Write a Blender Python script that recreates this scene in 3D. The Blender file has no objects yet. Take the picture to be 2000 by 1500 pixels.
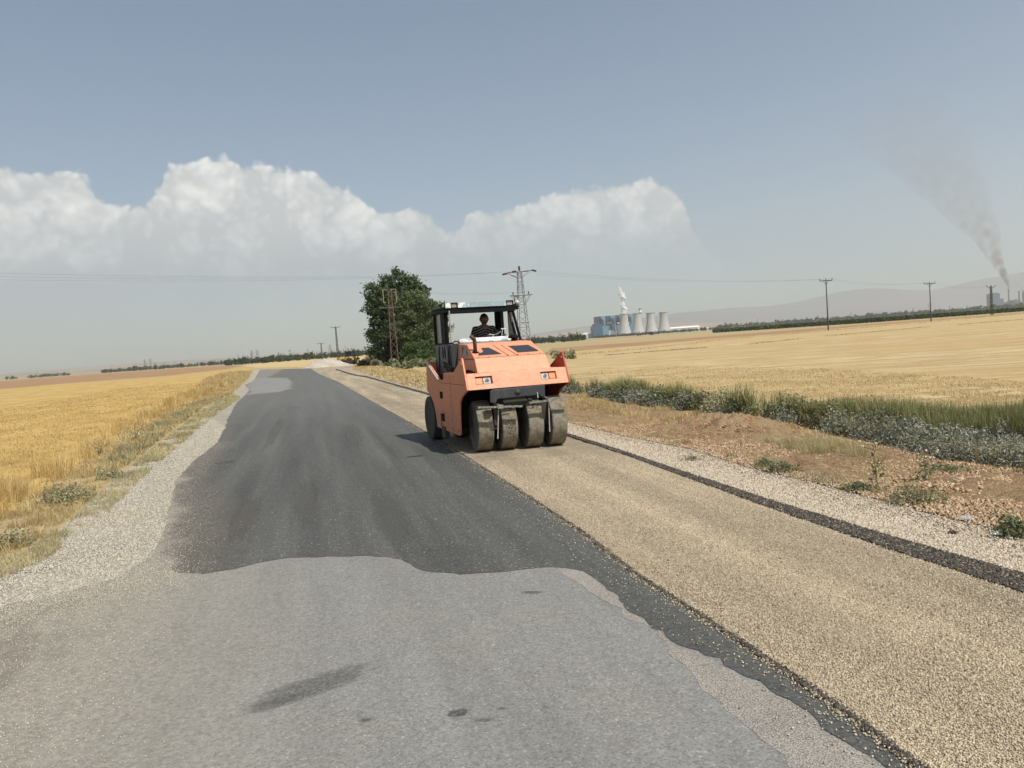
import bpy, bmesh, math, random
import numpy as np
from mathutils import Vector, Matrix
random.seed(7); rng = np.random.default_rng(7)
PI = math.pi
S = bpy.context.scene
C = S.collection

# ------------------------------------------------------------------ camera, sky, sun, exposure
F_, CX_, CY_, CAMH = 1500.0, 1000.0, 750.0, 2.0
TILT = math.atan(0.0706)
PITCH = math.atan((CY_ - 670.6) * math.cos(TILT) / F_)
fv = np.array([0, math.cos(PITCH), -math.sin(PITCH)])
r0 = np.array([1.0, 0, 0]); u0 = np.cross(r0, fv)
rv = math.cos(TILT) * r0 - math.sin(TILT) * u0
uv = math.sin(TILT) * r0 + math.cos(TILT) * u0
CAM = np.array([0, 0, CAMH])
cam = bpy.data.cameras.new('camera'); cam_o = bpy.data.objects.new('camera', cam); C.objects.link(cam_o)
cam.lens = 27.0; cam.sensor_width = 36.0; cam.clip_start = 0.05; cam.clip_end = 60000
cam_o.matrix_world = Matrix(((rv[0], uv[0], -fv[0], CAM[0]), (rv[1], uv[1], -fv[1], CAM[1]), (rv[2], uv[2], -fv[2], CAM[2]), (0, 0, 0, 1)))
S.camera = cam_o
S.render.resolution_x = 1024; S.render.resolution_y = 768

SUN_EL, SUN_AZ = math.radians(54), math.radians(142)      # azimuth clockwise from +Y
sd = Vector((math.cos(SUN_EL) * math.sin(SUN_AZ), math.cos(SUN_EL) * math.cos(SUN_AZ), math.sin(SUN_EL)))
sun = bpy.data.lights.new('sun', 'SUN'); sun.energy = 4.9; sun.angle = math.radians(0.55); sun.color = (1.0, 0.955, 0.88)
sun_o = bpy.data.objects.new('sun', sun); C.objects.link(sun_o)
sun_o.rotation_euler = sd.to_track_quat('Z', 'Y').to_euler()

w = bpy.data.worlds.new('World'); S.world = w; w.use_nodes = True
nt = w.node_tree; N = nt.nodes; L = nt.links; N.clear()
def nd(t, **k):
    n = N.new(t)
    for a, b in k.items(): setattr(n, a, b)
    return n
def wmath(op, a, b=None, c=None, clamp=False):
    n = N.new('ShaderNodeMath'); n.operation = op; n.use_clamp = clamp
    for i, v in enumerate((a, b, c)):
        if v is None: continue
        if isinstance(v, (int, float)): n.inputs[i].default_value = v
        else: L.new(v, n.inputs[i])
    return n.outputs[0]
out = nd('ShaderNodeOutputWorld'); bg = nd('ShaderNodeBackground')
sky = nd('ShaderNodeTexSky'); sky.sky_type = 'NISHITA'; sky.sun_disc = False
sky.sun_elevation = SUN_EL; sky.sun_rotation = SUN_AZ; sky.air_density = 1.0; sky.dust_density = 2.2; sky.ozone_density = 1.3; sky.altitude = 1100
SKY_STR = 0.100
bg.inputs['Strength'].default_value = SKY_STR
tc = nd('ShaderNodeTexCoord'); sep = nd('ShaderNodeSeparateXYZ'); L.new(tc.outputs['Generated'], sep.inputs[0])
az = wmath('ARCTAN2', sep.outputs[0], sep.outputs[1]); el = wmath('ARCSINE', sep.outputs[2])
azd = wmath('MULTIPLY', az, 180 / PI); eld = wmath('MULTIPLY', el, 180 / PI)
def ray(px, py): return fv + rv * (px - CX_) / F_ - uv * (py - CY_) / F_
def azel(px, py):
    d = ray(px, py); return math.degrees(math.atan2(d[0], d[1])), math.degrees(math.asin(d[2] / np.linalg.norm(d)))
tops = [(-700, 420), (-500, 350), (-300, 330), (-150, 320), (-60, 312), (0, 308), (40, 322), (60, 330), (75, 320), (110, 318), (150, 328), (176, 350), (186, 388), (230, 398), (275, 390), (306, 370), (320, 324), (350, 312), (420, 305),
        (500, 312), (560, 322), (620, 335), (660, 352), (700, 377), (735, 407), (765, 414), (800, 392), (830, 402), (860, 435), (885, 446), (905, 418), (950, 402), (1030, 388),
        (1100, 368), (1160, 356), (1250, 347), (1290, 352), (1322, 372), (1338, 395), (1352, 430), (1390, 490), (1450, 540), (1530, 590), (2000, 600)]
AZ0, AZ1, ELM = -55.0, 40.0, 25.0
pts = sorted(azel(*t) for t in tops)
fc = nd('ShaderNodeFloatCurve')
cur = fc.mapping.curves[0]
fin = []
for a_, e_ in pts:
    x_ = (a_ - AZ0) / (AZ1 - AZ0)
    if not fin or x_ - fin[-1][0] > 0.004: fin.append((x_, max(0, e_) / ELM))
while len(cur.points) > 2: cur.points.remove(cur.points[1])
cur.points[0].location = (0, fin[0][1]); cur.points[1].location = (1, 0.0)
for x_, y_ in fin:
    if 0.003 < x_ < 0.997: cur.points.new(x_, y_)
for p_ in cur.points: p_.handle_type = 'AUTO_CLAMPED'
fc.mapping.update()
L.new(wmath('DIVIDE', wmath('SUBTRACT', azd, AZ0), AZ1 - AZ0, clamp=True), fc.inputs['Value'])
top_el = wmath('MULTIPLY', fc.outputs[0], ELM)
# warp + billows
def wnoise(scale, detail=5, rough=0.55, off=0.0):
    m = nd('ShaderNodeMapping'); m.inputs['Location'].default_value = (off, off * 1.7, off * .3); L.new(tc.outputs['Generated'], m.inputs[0])
    n = nd('ShaderNodeTexNoise'); n.inputs['Scale'].default_value = scale; n.inputs['Detail'].default_value = detail; n.inputs['Roughness'].default_value = rough
    L.new(m.outputs[0], n.inputs['Vector']); return n
warp = wnoise(14, 3)
vadd = nd('ShaderNodeVectorMath', operation='MULTIPLY_ADD'); L.new(warp.outputs['Color'], vadd.inputs[0]); vadd.inputs[1].default_value = (.05, .05, .05); L.new(tc.outputs['Generated'], vadd.inputs[2])
def billow(scale, k=0.5):
    v = nd('ShaderNodeTexVoronoi', feature='SMOOTH_F1'); v.inputs['Scale'].default_value = scale; v.inputs['Smoothness'].default_value = k; L.new(vadd.outputs[0], v.inputs['Vector'])
    return wmath('SUBTRACT', 0.5, v.outputs['Distance'])
b1, b2, b3 = billow(16, 1.0), billow(40, .8), billow(95, .6)
fine = wnoise(160, 4)
bsum = wmath('ADD', wmath('ADD', wmath('MULTIPLY', b1, .9), wmath('MULTIPLY', b2, .85)), wmath('ADD', wmath('MULTIPLY', b3, .6), wmath('MULTIPLY', wmath('SUBTRACT', fine.outputs[0], 0.5), 0.30)))
edge = wmath('SUBTRACT', wmath('ADD', top_el, wmath('SUBTRACT', bsum, 0.35)), eld)      # > 0 inside the cloud
mr = nd('ShaderNodeMapRange', interpolation_type='SMOOTHSTEP'); L.new(edge, mr.inputs[0]); mr.inputs[1].default_value = -0.08; mr.inputs[2].default_value = 0.46
soft = wnoise(6, 3, off=3.1)
mrb = nd('ShaderNodeMapRange', interpolation_type='SMOOTHSTEP'); L.new(wmath('ADD', eld, wmath('MULTIPLY', wmath('SUBTRACT', soft.outputs[0], .5), 6)), mrb.inputs[0]); mrb.inputs[1].default_value = 2.0; mrb.inputs[2].default_value = 10.5
mask = wmath('MULTIPLY', mr.outputs[0], mrb.outputs[0])
mask = wmath('MULTIPLY', mask, 0.95)
shade = nd('ShaderNodeMapRange'); big = wnoise(9, 6, .6, 7.7)
L.new(wmath('ADD', wmath('MULTIPLY', bsum, 0.75), wmath('MULTIPLY', big.outputs[0], 1.0)), shade.inputs[0]); shade.inputs[1].default_value = .42; shade.inputs[2].default_value = 1.12
ccol = nd('ShaderNodeMix', data_type='RGBA'); L.new(shade.outputs[0], ccol.inputs['Factor'])
k = 1 / SKY_STR
ccol.inputs['A'].default_value = (.60 * k, .62 * k, .62 * k, 1); ccol.inputs['B'].default_value = (1.12 * k, 1.12 * k, 1.06 * k, 1)
cm = nd('ShaderNodeMix', data_type='RGBA'); L.new(mask, cm.inputs['Factor']); tint = nd('ShaderNodeMix', data_type='RGBA', blend_type='MULTIPLY'); tint.inputs['Factor'].default_value = 1; tint.inputs['B'].default_value = (.95, 1.01, .96, 1); L.new(sky.outputs[0], tint.inputs['A']); L.new(tint.outputs['Result'], cm.inputs['A']); L.new(ccol.outputs['Result'], cm.inputs['B'])
L.new(cm.outputs['Result'], bg.inputs['Color']); L.new(bg.outputs[0], out.inputs[0])

S.view_settings.view_transform = 'Standard'; S.view_settings.look = 'None'; S.view_settings.gamma = 1; S.view_settings.exposure = 0.2
cy = S.cycles
cy.max_bounces = 6; cy.diffuse_bounces = 2; cy.glossy_bounces = 2; cy.transmission_bounces = 4; cy.transparent_max_bounces = 16; cy.volume_bounces = 1
cy.use_denoising = True; cy.denoiser = 'OPENIMAGEDENOISE'; cy.denoising_input_passes = 'RGB_ALBEDO_NORMAL'; cy.use_adaptive_sampling = True; cy.adaptive_threshold = 0.01
cy.caustics_reflective = False; cy.caustics_refractive = False
HAZE = 0.95e-4

# ------------------------------------------------------------------ helpers
def G(px, py, z=0.0):
    d = ray(px, py); t = (z - CAMH) / d[2]; p = CAM + d * t
    return float(p[0]), float(p[1])
def hor(px): return 670.6 - 0.0706 * (px - 1000)
def at(px, D, z=0.0):      # ground point in the direction of column px (on the horizon) at depth D
    d = ray(px, hor(px)); t = D / d[1]; return float(d[0] * t), float(D), z
def tag(o, label=None, cat=None, group=None, kind=None):
    if label: o['label'] = label
    if cat: o['category'] = cat
    if group: o['group'] = group
    if kind: o['kind'] = kind
    return o
def empty(name, loc=(0, 0, 0), rz=0.0):
    o = bpy.data.objects.new(name, None); C.objects.link(o); o.location = loc; o.rotation_euler = (0, 0, rz); o.empty_display_size = .3; return o
def npmesh(name, V, Fc, mat, parent=None, smooth=False):
    """Fc: list of int arrays (each of shape k x n)"""
    me = bpy.data.meshes.new(name); V = np.asarray(V, np.float32)
    if not isinstance(Fc, (list, tuple)): Fc = [Fc]
    me.vertices.add(len(V)); me.vertices.foreach_set('co', V.ravel())
    idx = np.concatenate([f.ravel() for f in Fc]).astype(np.int32)
    tot = np.concatenate([np.full(len(f), f.shape[1]) for f in Fc]).astype(np.int32)
    st = np.concatenate([[0], np.cumsum(tot)[:-1]]).astype(np.int32)
    me.loops.add(len(idx)); me.loops.foreach_set('vertex_index', idx)
    me.polygons.add(len(tot)); me.polygons.foreach_set('loop_start', st); me.polygons.foreach_set('loop_total', tot)
    if smooth: me.polygons.foreach_set('use_smooth', np.ones(len(tot), bool))
    me.materials.append(mat); me.update(calc_edges=True)
    o = bpy.data.objects.new(name, me); C.objects.link(o); o.parent = parent; return o
class MB:
    def __init__(s): s.v = []; s.f = []
    def add(s, V, Fs):
        b = len(s.v); s.v += [tuple(map(float, p)) for p in V]; s.f += [tuple(b + i for i in q) for q in Fs]; return s
    def box(s, x0, x1, y0, y1, z0, z1):
        V = [(x, y, z) for z in (z0, z1) for y in (y0, y1) for x in (x0, x1)]
        return s.add(V, [(0, 2, 3, 1), (4, 5, 7, 6), (0, 1, 5, 4), (2, 6, 7, 3), (0, 4, 6, 2), (1, 3, 7, 5)])
    def prism(s, P, x0, x1, ax='x'):
        """polygon P extruded along ax; ax='x': P=(y,z); 'y': P=(x,z); 'z': P=(x,y)"""
        n = len(P); mk = {'x': lambda a, p: (a, p[0], p[1]), 'y': lambda a, p: (p[0], a, p[1]), 'z': lambda a, p: (p[0], p[1], a)}[ax]
        V = [mk(x0, p) for p in P] + [mk(x1, p) for p in P]
        return s.add(V, [tuple(range(n))[::-1], tuple(range(n, 2 * n))] + [(i, (i + 1) % n, n + (i + 1) % n, n + i) for i in range(n)])
    def tube(s, pts, r, n=8, cap=True):
        pts = [Vector(p) for p in pts]; rs = r if isinstance(r, (list, tuple)) else [r] * len(pts); V = []; ref = None
        for i, p in enumerate(pts):
            t = (pts[min(i + 1, len(pts) - 1)] - pts[max(i - 1, 0)]).normalized()
            if ref is None: ref = Vector((0, 0, 1)) if abs(t.z) < .9 else Vector((1, 0, 0))
            a = t.cross(ref).normalized(); b = a.cross(t).normalized(); ref = b
            V += [p + (a * math.cos(2 * PI * k / n) + b * math.sin(2 * PI * k / n)) * rs[i] for k in range(n)]
        m = len(pts); Fs = [(i * n + k, i * n + (k + 1) % n, (i + 1) * n + (k + 1) % n, (i + 1) * n + k) for i in range(m - 1) for k in range(n)]
        if cap: Fs += [tuple(range(n))[::-1], tuple(range((m - 1) * n, m * n))]
        return s.add(V, Fs)
    def bar(s, a, b, w=.05): return s.tube([a, b], w * .7071, 4)
    def lathe(s, prof, n=32, ax='z', c=(0, 0, 0)):
        """prof = [(r, h)...] around axis"""
        V = []
        for r, h in prof:
            for k in range(n):
                a = 2 * PI * k / n; q = (r * math.cos(a), r * math.sin(a))
                V.append({'z': (c[0] + q[0], c[1] + q[1], c[2] + h), 'x': (c[0] + h, c[1] + q[0], c[2] + q[1]), 'y': (c[0] + q[1], c[1] + h, c[2] + q[0])}[ax])
        m = len(prof); Fs = [(i * n + k, i * n + (k + 1) % n, (i + 1) * n + (k + 1) % n, (i + 1) * n + k) for i in range(m - 1) for k in range(n)]
        if prof[0][0] > 1e-4: Fs.append(tuple(range(n))[::-1])
        if prof[-1][0] > 1e-4: Fs.append(tuple(range((m - 1) * n, m * n)))
        return s.add(V, Fs)
    def build(s, name, mat, parent=None, smooth=False, bevel=0.0):
        me = bpy.data.meshes.new(name); me.from_pydata(s.v, [], s.f)
        for m__ in (mat if isinstance(mat, list) else [mat]): me.materials.append(m__)
        bm = bmesh.new(); bm.from_mesh(me); bmesh.ops.recalc_face_normals(bm, faces=bm.faces); bm.to_mesh(me); bm.free()
        if smooth:
            for p in me.polygons: p.use_smooth = True
        o = bpy.data.objects.new(name, me); C.objects.link(o); o.parent = parent
        if bevel:
            b = o.modifiers.new('bevel', 'BEVEL'); b.width = bevel; b.segments = 2; b.limit_method = 'ANGLE'; b.angle_limit = math.radians(40)
        return o
def ico(r=1.0):
    t = (1 + 5 ** .5) / 2
    V = np.array([(-1, t, 0), (1, t, 0), (-1, -t, 0), (1, -t, 0), (0, -1, t), (0, 1, t), (0, -1, -t), (0, 1, -t), (t, 0, -1), (t, 0, 1), (-t, 0, -1), (-t, 0, 1)], float) / math.sqrt(1 + t * t)
    Fc = np.array([(0, 11, 5), (0, 5, 1), (0, 1, 7), (0, 7, 10), (0, 10, 11), (1, 5, 9), (5, 11, 4), (11, 10, 2), (10, 7, 6), (7, 1, 8), (3, 9, 4), (3, 4, 2), (3, 2, 6), (3, 6, 8), (3, 8, 9), (4, 9, 5), (2, 4, 11), (6, 2, 10), (8, 6, 7), (9, 8, 1)])
    return V * r, Fc
OCT = (np.array([(1, 0, 0), (-1, 0, 0), (0, 1, 0), (0, -1, 0), (0, 0, 1), (0, 0, -1)], float), np.array([(0, 2, 4), (2, 1, 4), (1, 3, 4), (3, 0, 4), (2, 0, 5), (1, 2, 5), (3, 1, 5), (0, 3, 5)]))
def rotmats(n):
    q = rng.normal(size=(n, 4)); q /= np.linalg.norm(q, axis=1)[:, None]; a, b, c, d = q.T
    return np.stack([np.stack([1 - 2 * (c * c + d * d), 2 * (b * c - a * d), 2 * (b * d + a * c)], 1), np.stack([2 * (b * c + a * d), 1 - 2 * (b * b + d * d), 2 * (c * d - a * b)], 1), np.stack([2 * (b * d - a * c), 2 * (c * d + a * b), 1 - 2 * (b * b + c * c)], 1)], 1)
def stones(name, P, size, mat, base=None, parent=None):
    """P n x 3 centres, size n radii; jittered octahedra / icosahedra"""
    BV, BF = base or OCT; n = len(P); m = len(BV)
    V = BV[None] * (1 + rng.uniform(-.28, .28, (n, m, 1))) * rng.uniform(.65, 1.1, (n, 1, 3))
    V = np.einsum('nij,nmj->nmi', rotmats(n), V) * np.asarray(size)[:, None, None]
    V += P[:, None, :]
    Fc = (BF[None] + (np.arange(n) * m)[:, None, None]).reshape(-1, 3)
    return npmesh(name, V.reshape(-1, 3), Fc, mat, parent)
def inpoly(P, poly):
    x, y = P[:, 0], P[:, 1]; r = np.zeros(len(P), bool); n = len(poly)
    for i in range(n):
        x1, y1 = poly[i]; x2, y2 = poly[(i + 1) % n]
        if y1 == y2: continue
        c = ((y1 > y) != (y2 > y)) & (x < (x2 - x1) * (y - y1) / (y2 - y1) + x1); r ^= c
    return r
def sample_poly(poly, n, ymax=None, bias=0.0):
    """n random points in a polygon; bias>0 packs them towards the camera (density ~ 1/dist^bias)"""
    poly = np.array(poly); lo, hi = poly.min(0), poly.max(0)
    if ymax: hi[1] = min(hi[1], ymax)
    o = []; got = 0
    for _ in range(400):
        P = rng.uniform(lo, hi, (60000, 2)); P = P[inpoly(P, poly)]
        if bias:
            d = np.hypot(P[:, 0], P[:, 1]); dm = max(1.0, d.min()); P = P[rng.uniform(size=len(P)) < (max(dm, 3.0) / np.maximum(d, 3.0)) ** bias]
        o.append(P); got += len(P)
        if got >= n: break
    return np.concatenate(o)[:n]
def blades(name, P, h, wd, mat, lean=.35, parent=None, segs=1, z0=0.0):
    """grass blades: P n x 2 (or 3), heights h, widths wd"""
    n = len(P); P3 = np.zeros((n, 3)); P3[:, :P.shape[1]] = P
    if P.shape[1] == 2: P3[:, 2] = z0
    a = rng.uniform(0, 2 * PI, n); s = np.stack([np.cos(a), np.sin(a), 0 * a], 1) * np.asarray(wd)[:, None] * .5 if np.ndim(wd) else np.stack([np.cos(a), np.sin(a), 0 * a], 1) * wd * .5
    la = rng.uniform(0, 2 * PI, n); lm = np.abs(rng.normal(0, lean, n))
    ld = np.stack([np.cos(la) * lm, np.sin(la) * lm, 0 * lm], 1); h = np.asarray(h)[:, None] * np.ones((n, 1))
    up = np.array([0, 0, 1.0])
    mid = P3 + up * h * .55 + ld * h * .35; tip = P3 + up * h * (1 - .25 * np.minimum(lm, 1.5)[:, None]) + ld * h
    V = np.stack([P3 - s, P3 + s, mid + s * .75, mid - s * .75, tip], 1).reshape(-1, 3)
    b = (np.arange(n) * 5)[:, None]
    return npmesh(name, V, [b + np.array([0, 1, 2, 3]), b + np.array([3, 2, 4])], mat, parent)
def leaves(Pc, size, up=0.35):
    """quads at Pc with random orientation; returns V,F"""
    n = len(Pc); R = rotmats(n); q = np.array([(-.5, 0, -1), (.5, 0, -1), (.5, 0, 1), (-.5, 0, 1)]) * .5
    V = np.einsum('nij,mj->nmi', R, q) * np.asarray(size)[:, None, None] + Pc[:, None, :]
    return V.reshape(-1, 3), (np.arange(n) * 4)[:, None] + np.arange(4)

# ------------------------------------------------------------------ materials
class MT:
    def __init__(s, name, rough=.9, spec=.3, metal=0.0):
        s.m = bpy.data.materials.new(name); s.m.use_nodes = True; s.t = s.m.node_tree; s.N = s.t.nodes; s.L = s.t.links; s.N.clear()
        s.o = s.N.new('ShaderNodeOutputMaterial'); s.b = s.N.new('ShaderNodeBsdfPrincipled'); s.L.new(s.b.outputs[0], s.o.inputs[0])
        s.b.inputs['Roughness'].default_value = rough; s.b.inputs['Specular IOR Level'].default_value = spec; s.b.inputs['Metallic'].default_value = metal
        s.g = s.N.new('ShaderNodeNewGeometry'); s.tc = s.N.new('ShaderNodeTexCoord'); s.pos = s.g.outputs['Position']
    def put(s, n, i, v):
        if isinstance(v, (int, float)): n.inputs[i].default_value = v
        elif isinstance(v, tuple): n.inputs[i].default_value = (*v, 1) if len(v) == 3 and n.inputs[i].type == 'RGBA' else v
        else: s.L.new(v, n.inputs[i])
    def vec(s, scale=(1, 1, 1), rot=0.0, src=None, off=(0, 0, 0)):
        m = s.N.new('ShaderNodeMapping'); m.vector_type = 'POINT'; s.L.new(src or s.pos, m.inputs[0])
        m.inputs['Scale'].default_value = scale; m.inputs['Rotation'].default_value = (0, 0, rot); m.inputs['Location'].default_value = off; return m.outputs[0]
    def noise(s, scale, detail=4, rough=.6, v=None, dist=0.0):
        n = s.N.new('ShaderNodeTexNoise'); s.L.new(v or s.pos, n.inputs['Vector']); n.inputs['Scale'].default_value = scale; n.inputs['Detail'].default_value = detail; n.inputs['Roughness'].default_value = rough; n.inputs['Distortion'].default_value = dist
        return n.outputs[0]
    def vor(s, scale, v=None, feat='F1'):
        n = s.N.new('ShaderNodeTexVoronoi'); n.feature = feat; s.L.new(v or s.pos, n.inputs['Vector']); n.inputs['Scale'].default_value = scale; return n.outputs
    def ramp(s, f, stops, interp='LINEAR'):
        n = s.N.new('ShaderNodeValToRGB'); s.L.new(f, n.inputs[0]); e = n.color_ramp.elements; n.color_ramp.interpolation = interp
        while len(e) > len(stops): e.remove(e[-1])
        while len(e) < len(stops): e.new(.5)
        for q, (p, c) in zip(e, stops): q.position = p; q.color = (*c, 1) if len(c) == 3 else c
        return n.outputs[0]
    def rng(s, f, a, b, c=0.0, d=1.0, smooth=True):
        n = s.N.new('ShaderNodeMapRange'); n.interpolation_type = 'SMOOTHSTEP' if smooth else 'LINEAR'; s.L.new(f, n.inputs[0])
        for i, v in enumerate((a, b, c, d)): n.inputs[i + 1].default_value = v
        return n.outputs[0]
    def mix(s, f, a, b, mode='MIX'):
        n = s.N.new('ShaderNodeMix'); n.data_type = 'RGBA'; n.blend_type = mode; s.put(n, 0, f); s.put(n, 6, a); s.put(n, 7, b); return n.outputs[2]
    def math(s, op, a, b=0.0, clamp=False):
        n = s.N.new('ShaderNodeMath'); n.operation = op; n.use_clamp = clamp; s.put(n, 0, a); s.put(n, 1, b); return n.outputs[0]
    def island(s): return s.g.outputs['Random Per Island']
    def col(s, c): s.put(s.b, 'Base Color', c); return s
    def bump(s, h, strength=.5, dist=.01, prev=None):
        n = s.N.new('ShaderNodeBump'); s.L.new(h, n.inputs['Height']); n.inputs['Strength'].default_value = strength; n.inputs['Distance'].default_value = dist
        if prev: s.L.new(prev, n.inputs['Normal'])
        s.L.new(n.outputs[0], s.b.inputs['Normal']); return n.outputs[0]
    def done(s): return s.m
def plain(name, c, rough=.6, spec=.4, metal=0.0, var=.15, scale=8.0):
    m = MT(name, rough, spec, metal); n = m.noise(scale, 5, .65, m.tc.outputs['Object'])
    m.col(m.mix(m.rng(n, .3, .7), tuple(x * (1 - var) for x in c), tuple(min(1, x * (1 + var)) for x in c))); return m.done()
def leafmat(name, cols, rough=.7, clump=0.35, trans=.25):
    m = MT(name, rough, .25); r = m.ramp(m.island(), [(i / max(1, len(cols) - 1), c) for i, c in enumerate(cols)])
    n = m.noise(clump, 3, .6); m.col(m.mix(1.0, r, m.ramp(n, [(.3, (.6, .6, .6)), (.7, (1.3, 1.3, 1.3))]), 'MULTIPLY'))
    tr = m.N.new('ShaderNodeBsdfTranslucent'); m.L.new(r, tr.inputs[0]); ms = m.N.new('ShaderNodeMixShader'); ms.inputs[0].default_value = trans
    m.L.new(m.b.outputs[0], ms.inputs[1]); m.L.new(tr.outputs[0], ms.inputs[2]); m.L.new(ms.outputs[0], m.o.inputs[0]); return m.done()
ROADANG = math.radians(14.3)       # road heads left of +Y by this angle
def vnoise(x, y, f, seed):
    r = np.random.default_rng(seed); T = r.uniform(-1, 1, (64, 64)); X = x * f; Y = y * f; xi = np.floor(X).astype(int); yi = np.floor(Y).astype(int); fx = X - xi; fy = Y - yi; fx = fx * fx * (3 - 2 * fx); fy = fy * fy * (3 - 2 * fy)
    g = lambda a, b: T[a % 64, b % 64]
    return (g(xi, yi) * (1 - fx) + g(xi + 1, yi) * fx) * (1 - fy) + (g(xi, yi + 1) * (1 - fx) + g(xi + 1, yi + 1) * fx) * fy
# ------------------------------------------------------------------ ground
def roadv(m, sc=(1, 1, 1), off=(0, 0, 0)): return m.vec(sc, 0, src=m.vec((1, 1, 1), -ROADANG), off=off)
def sheet(name, px, z, mat, jit=.02, world=None, label=None, fixed=(), rag=0.0):
    P = [G(*p) for p in px] if world is None else list(world)
    O = []; n = len(P)
    for i in range(n):
        a = np.array(P[i]); b = np.array(P[(i + 1) % n]); ln = np.linalg.norm(b - a); d = np.hypot(*((a + b) / 2))
        k = int(min(260, max(1, ln / (0.05 + 0.006 * d)))); t = (b - a) / max(ln, 1e-6); nrm = np.array((-t[1], t[0]))
        for j in range(k):
            q = a + (b - a) * j / k; D_ = np.hypot(*q)
            if i not in fixed:
                sx = q[0] * 1.3 + q[1] * .9
                q = q + nrm * (jit * (math.sin(sx * 2.1) * .6 + math.sin(sx * 5.3 + 1) * .5 + math.sin(sx * 13 + 2) * .3) * min(1.5, 1) + rng.normal(0, jit * .45) + rag * float(vnoise(np.array([q[0]]), np.array([q[1]]), 4.5, 80)[0] + .7 * vnoise(np.array([q[0]]), np.array([q[1]]), 13, 81)[0]))
            O.append((q[0], q[1], z))
    me = bpy.data.meshes.new(name); me.from_pydata(O, [], [tuple(range(len(O)))]); me.materials.append(mat)
    bm = bmesh.new(); bm.from_mesh(me); bmesh.ops.triangulate(bm, faces=bm.faces, ngon_method='EAR_CLIP')
    for f in bm.faces:
        if f.normal.z < 0: f.normal_flip()
    bm.to_mesh(me); bm.free()
    o = bpy.data.objects.new(name, me); C.objects.link(o); tag(o, label, None, None, 'structure'); return o

# open farmland to the horizon
m = MT('farmland', .95, .15)
far = m.noise(.0016, 4, .6, m.vec((1, 2.6, 1), .5)); strip = m.noise(.012, 3, .5, m.vec((.25, 2.2, 1), -.25)); fine = m.noise(1.4, 6, .75, m.vec((.5, 1.6, 1), -.3))
fc_ = m.ramp(far, [(.36, (.20, .13, .075)), (.44, (.40, .30, .16)), (.52, (.36, .29, .16)), (.60, (.22, .20, .11)), (.68, (.42, .32, .18))])
fc_ = m.mix(m.rng(strip, .40, .62), fc_, (.43, .325, .165))
fc_ = m.mix(m.rng(fine, .3, .7, 0, .35), fc_, (.20, .14, .07)); m.col(fc_); FARM = m.done()
R_ = 14000
V = [(0, 0, 0)]; Fq = []
rad = [3, 8, 20, 50, 120, 300, 800, 2500, 7000, R_]; n_ = 64
for r_ in rad:
    for k_ in range(n_): V.append((r_ * math.cos(2 * PI * k_ / n_), r_ * math.sin(2 * PI * k_ / n_), 0))
tri = np.array([(0, 1 + k_, 1 + (k_ + 1) % n_) for k_ in range(n_)])
quad = np.array([(1 + i * n_ + k_, 1 + (i + 1) * n_ + k_, 1 + (i + 1) * n_ + (k_ + 1) % n_, 1 + i * n_ + (k_ + 1) % n_) for i in range(len(rad) - 1) for k_ in range(n_)])
g_ = npmesh('ground', V, [tri, quad], FARM); tag(g_, None, None, None, 'structure')

# stubble field on the right
m = MT('stubble', .95, .1)
rw = m.vec((1, 1, 1), math.radians(8)); bands = m.noise(.22, 4, .6, m.vec((.10, 1.3, 1), 0, rw)); clump = m.noise(.9, 6, .72, m.vec((.35, 1.5, 1), 0, rw)); fn = m.noise(9, 5, .8, m.vec((.5, 1.4, 1), 0, rw)); wide = m.noise(.035, 3, .5, m.vec((.5, 1.6, 1), 0, rw))
c = m.ramp(clump, [(.30, (.27, .19, .095)), (.45, (.45, .335, .17)), (.58, (.60, .475, .27)), (.72, (.72, .61, .40))])
c = m.mix(m.rng(bands, .48, .64, 0, .55), c, (.36, .235, .105)); c = m.mix(m.rng(wide, .42, .6, 0, .45), c, (.50, .36, .165))
c = m.mix(m.rng(fn, .35, .7, .35, 0), c, (.17, .11, .05)); m.col(c); m.bump(m.math('ADD', m.math('MULTIPLY', clump, 1.0), m.math('MULTIPLY', fn, .5)), .6, .10); STUB = m.done()
sheet('stubble_field', [(640, 700), (760, 696), (1060, 691), (1390, 662), (1700, 636), (2000, 613), (2300, 592), (3400, 860), (2000, 900), (1450, 830), (1110, 765), (820, 742), (700, 716)], .004, STUB, .25)
m = MT('far_stubble', .95, .1); n1 = m.noise(.06, 5, .65, m.vec((.3, 1.5, 1), .1)); n2 = m.noise(1.5, 5, .75)
c = m.ramp(n1, [(.35, (.42, .30, .14)), (.6, (.55, .42, .22))]); c = m.mix(m.rng(n2, .4, .7, 0, .3), c, (.28, .19, .09)); m.col(c); FSTUB = m.done()
m = MT('bare_soil', .95, .1); n1 = m.noise(.25, 6, .7, m.vec((.4, 1.4, 1), .1)); n2 = m.noise(3, 5, .75)
c = m.ramp(n1, [(.3, (.23, .125, .065)), (.5, (.34, .21, .115)), (.7, (.43, .30, .17))]); c = m.mix(m.rng(n2, .4, .7, 0, .5), c, (.15, .08, .04)); m.col(c); m.bump(n1, .6, .15); BARE = m.done()
sheet('ploughed_strip', [(1060, 694), (1080, 680), (1250, 668), (1390, 657), (1700, 632.5), (2000, 610.5), (2000, 612), (1700, 635.5), (1560, 649), (1390, 662), (1250, 675), (1140, 684)], .012, BARE, .3)
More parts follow.
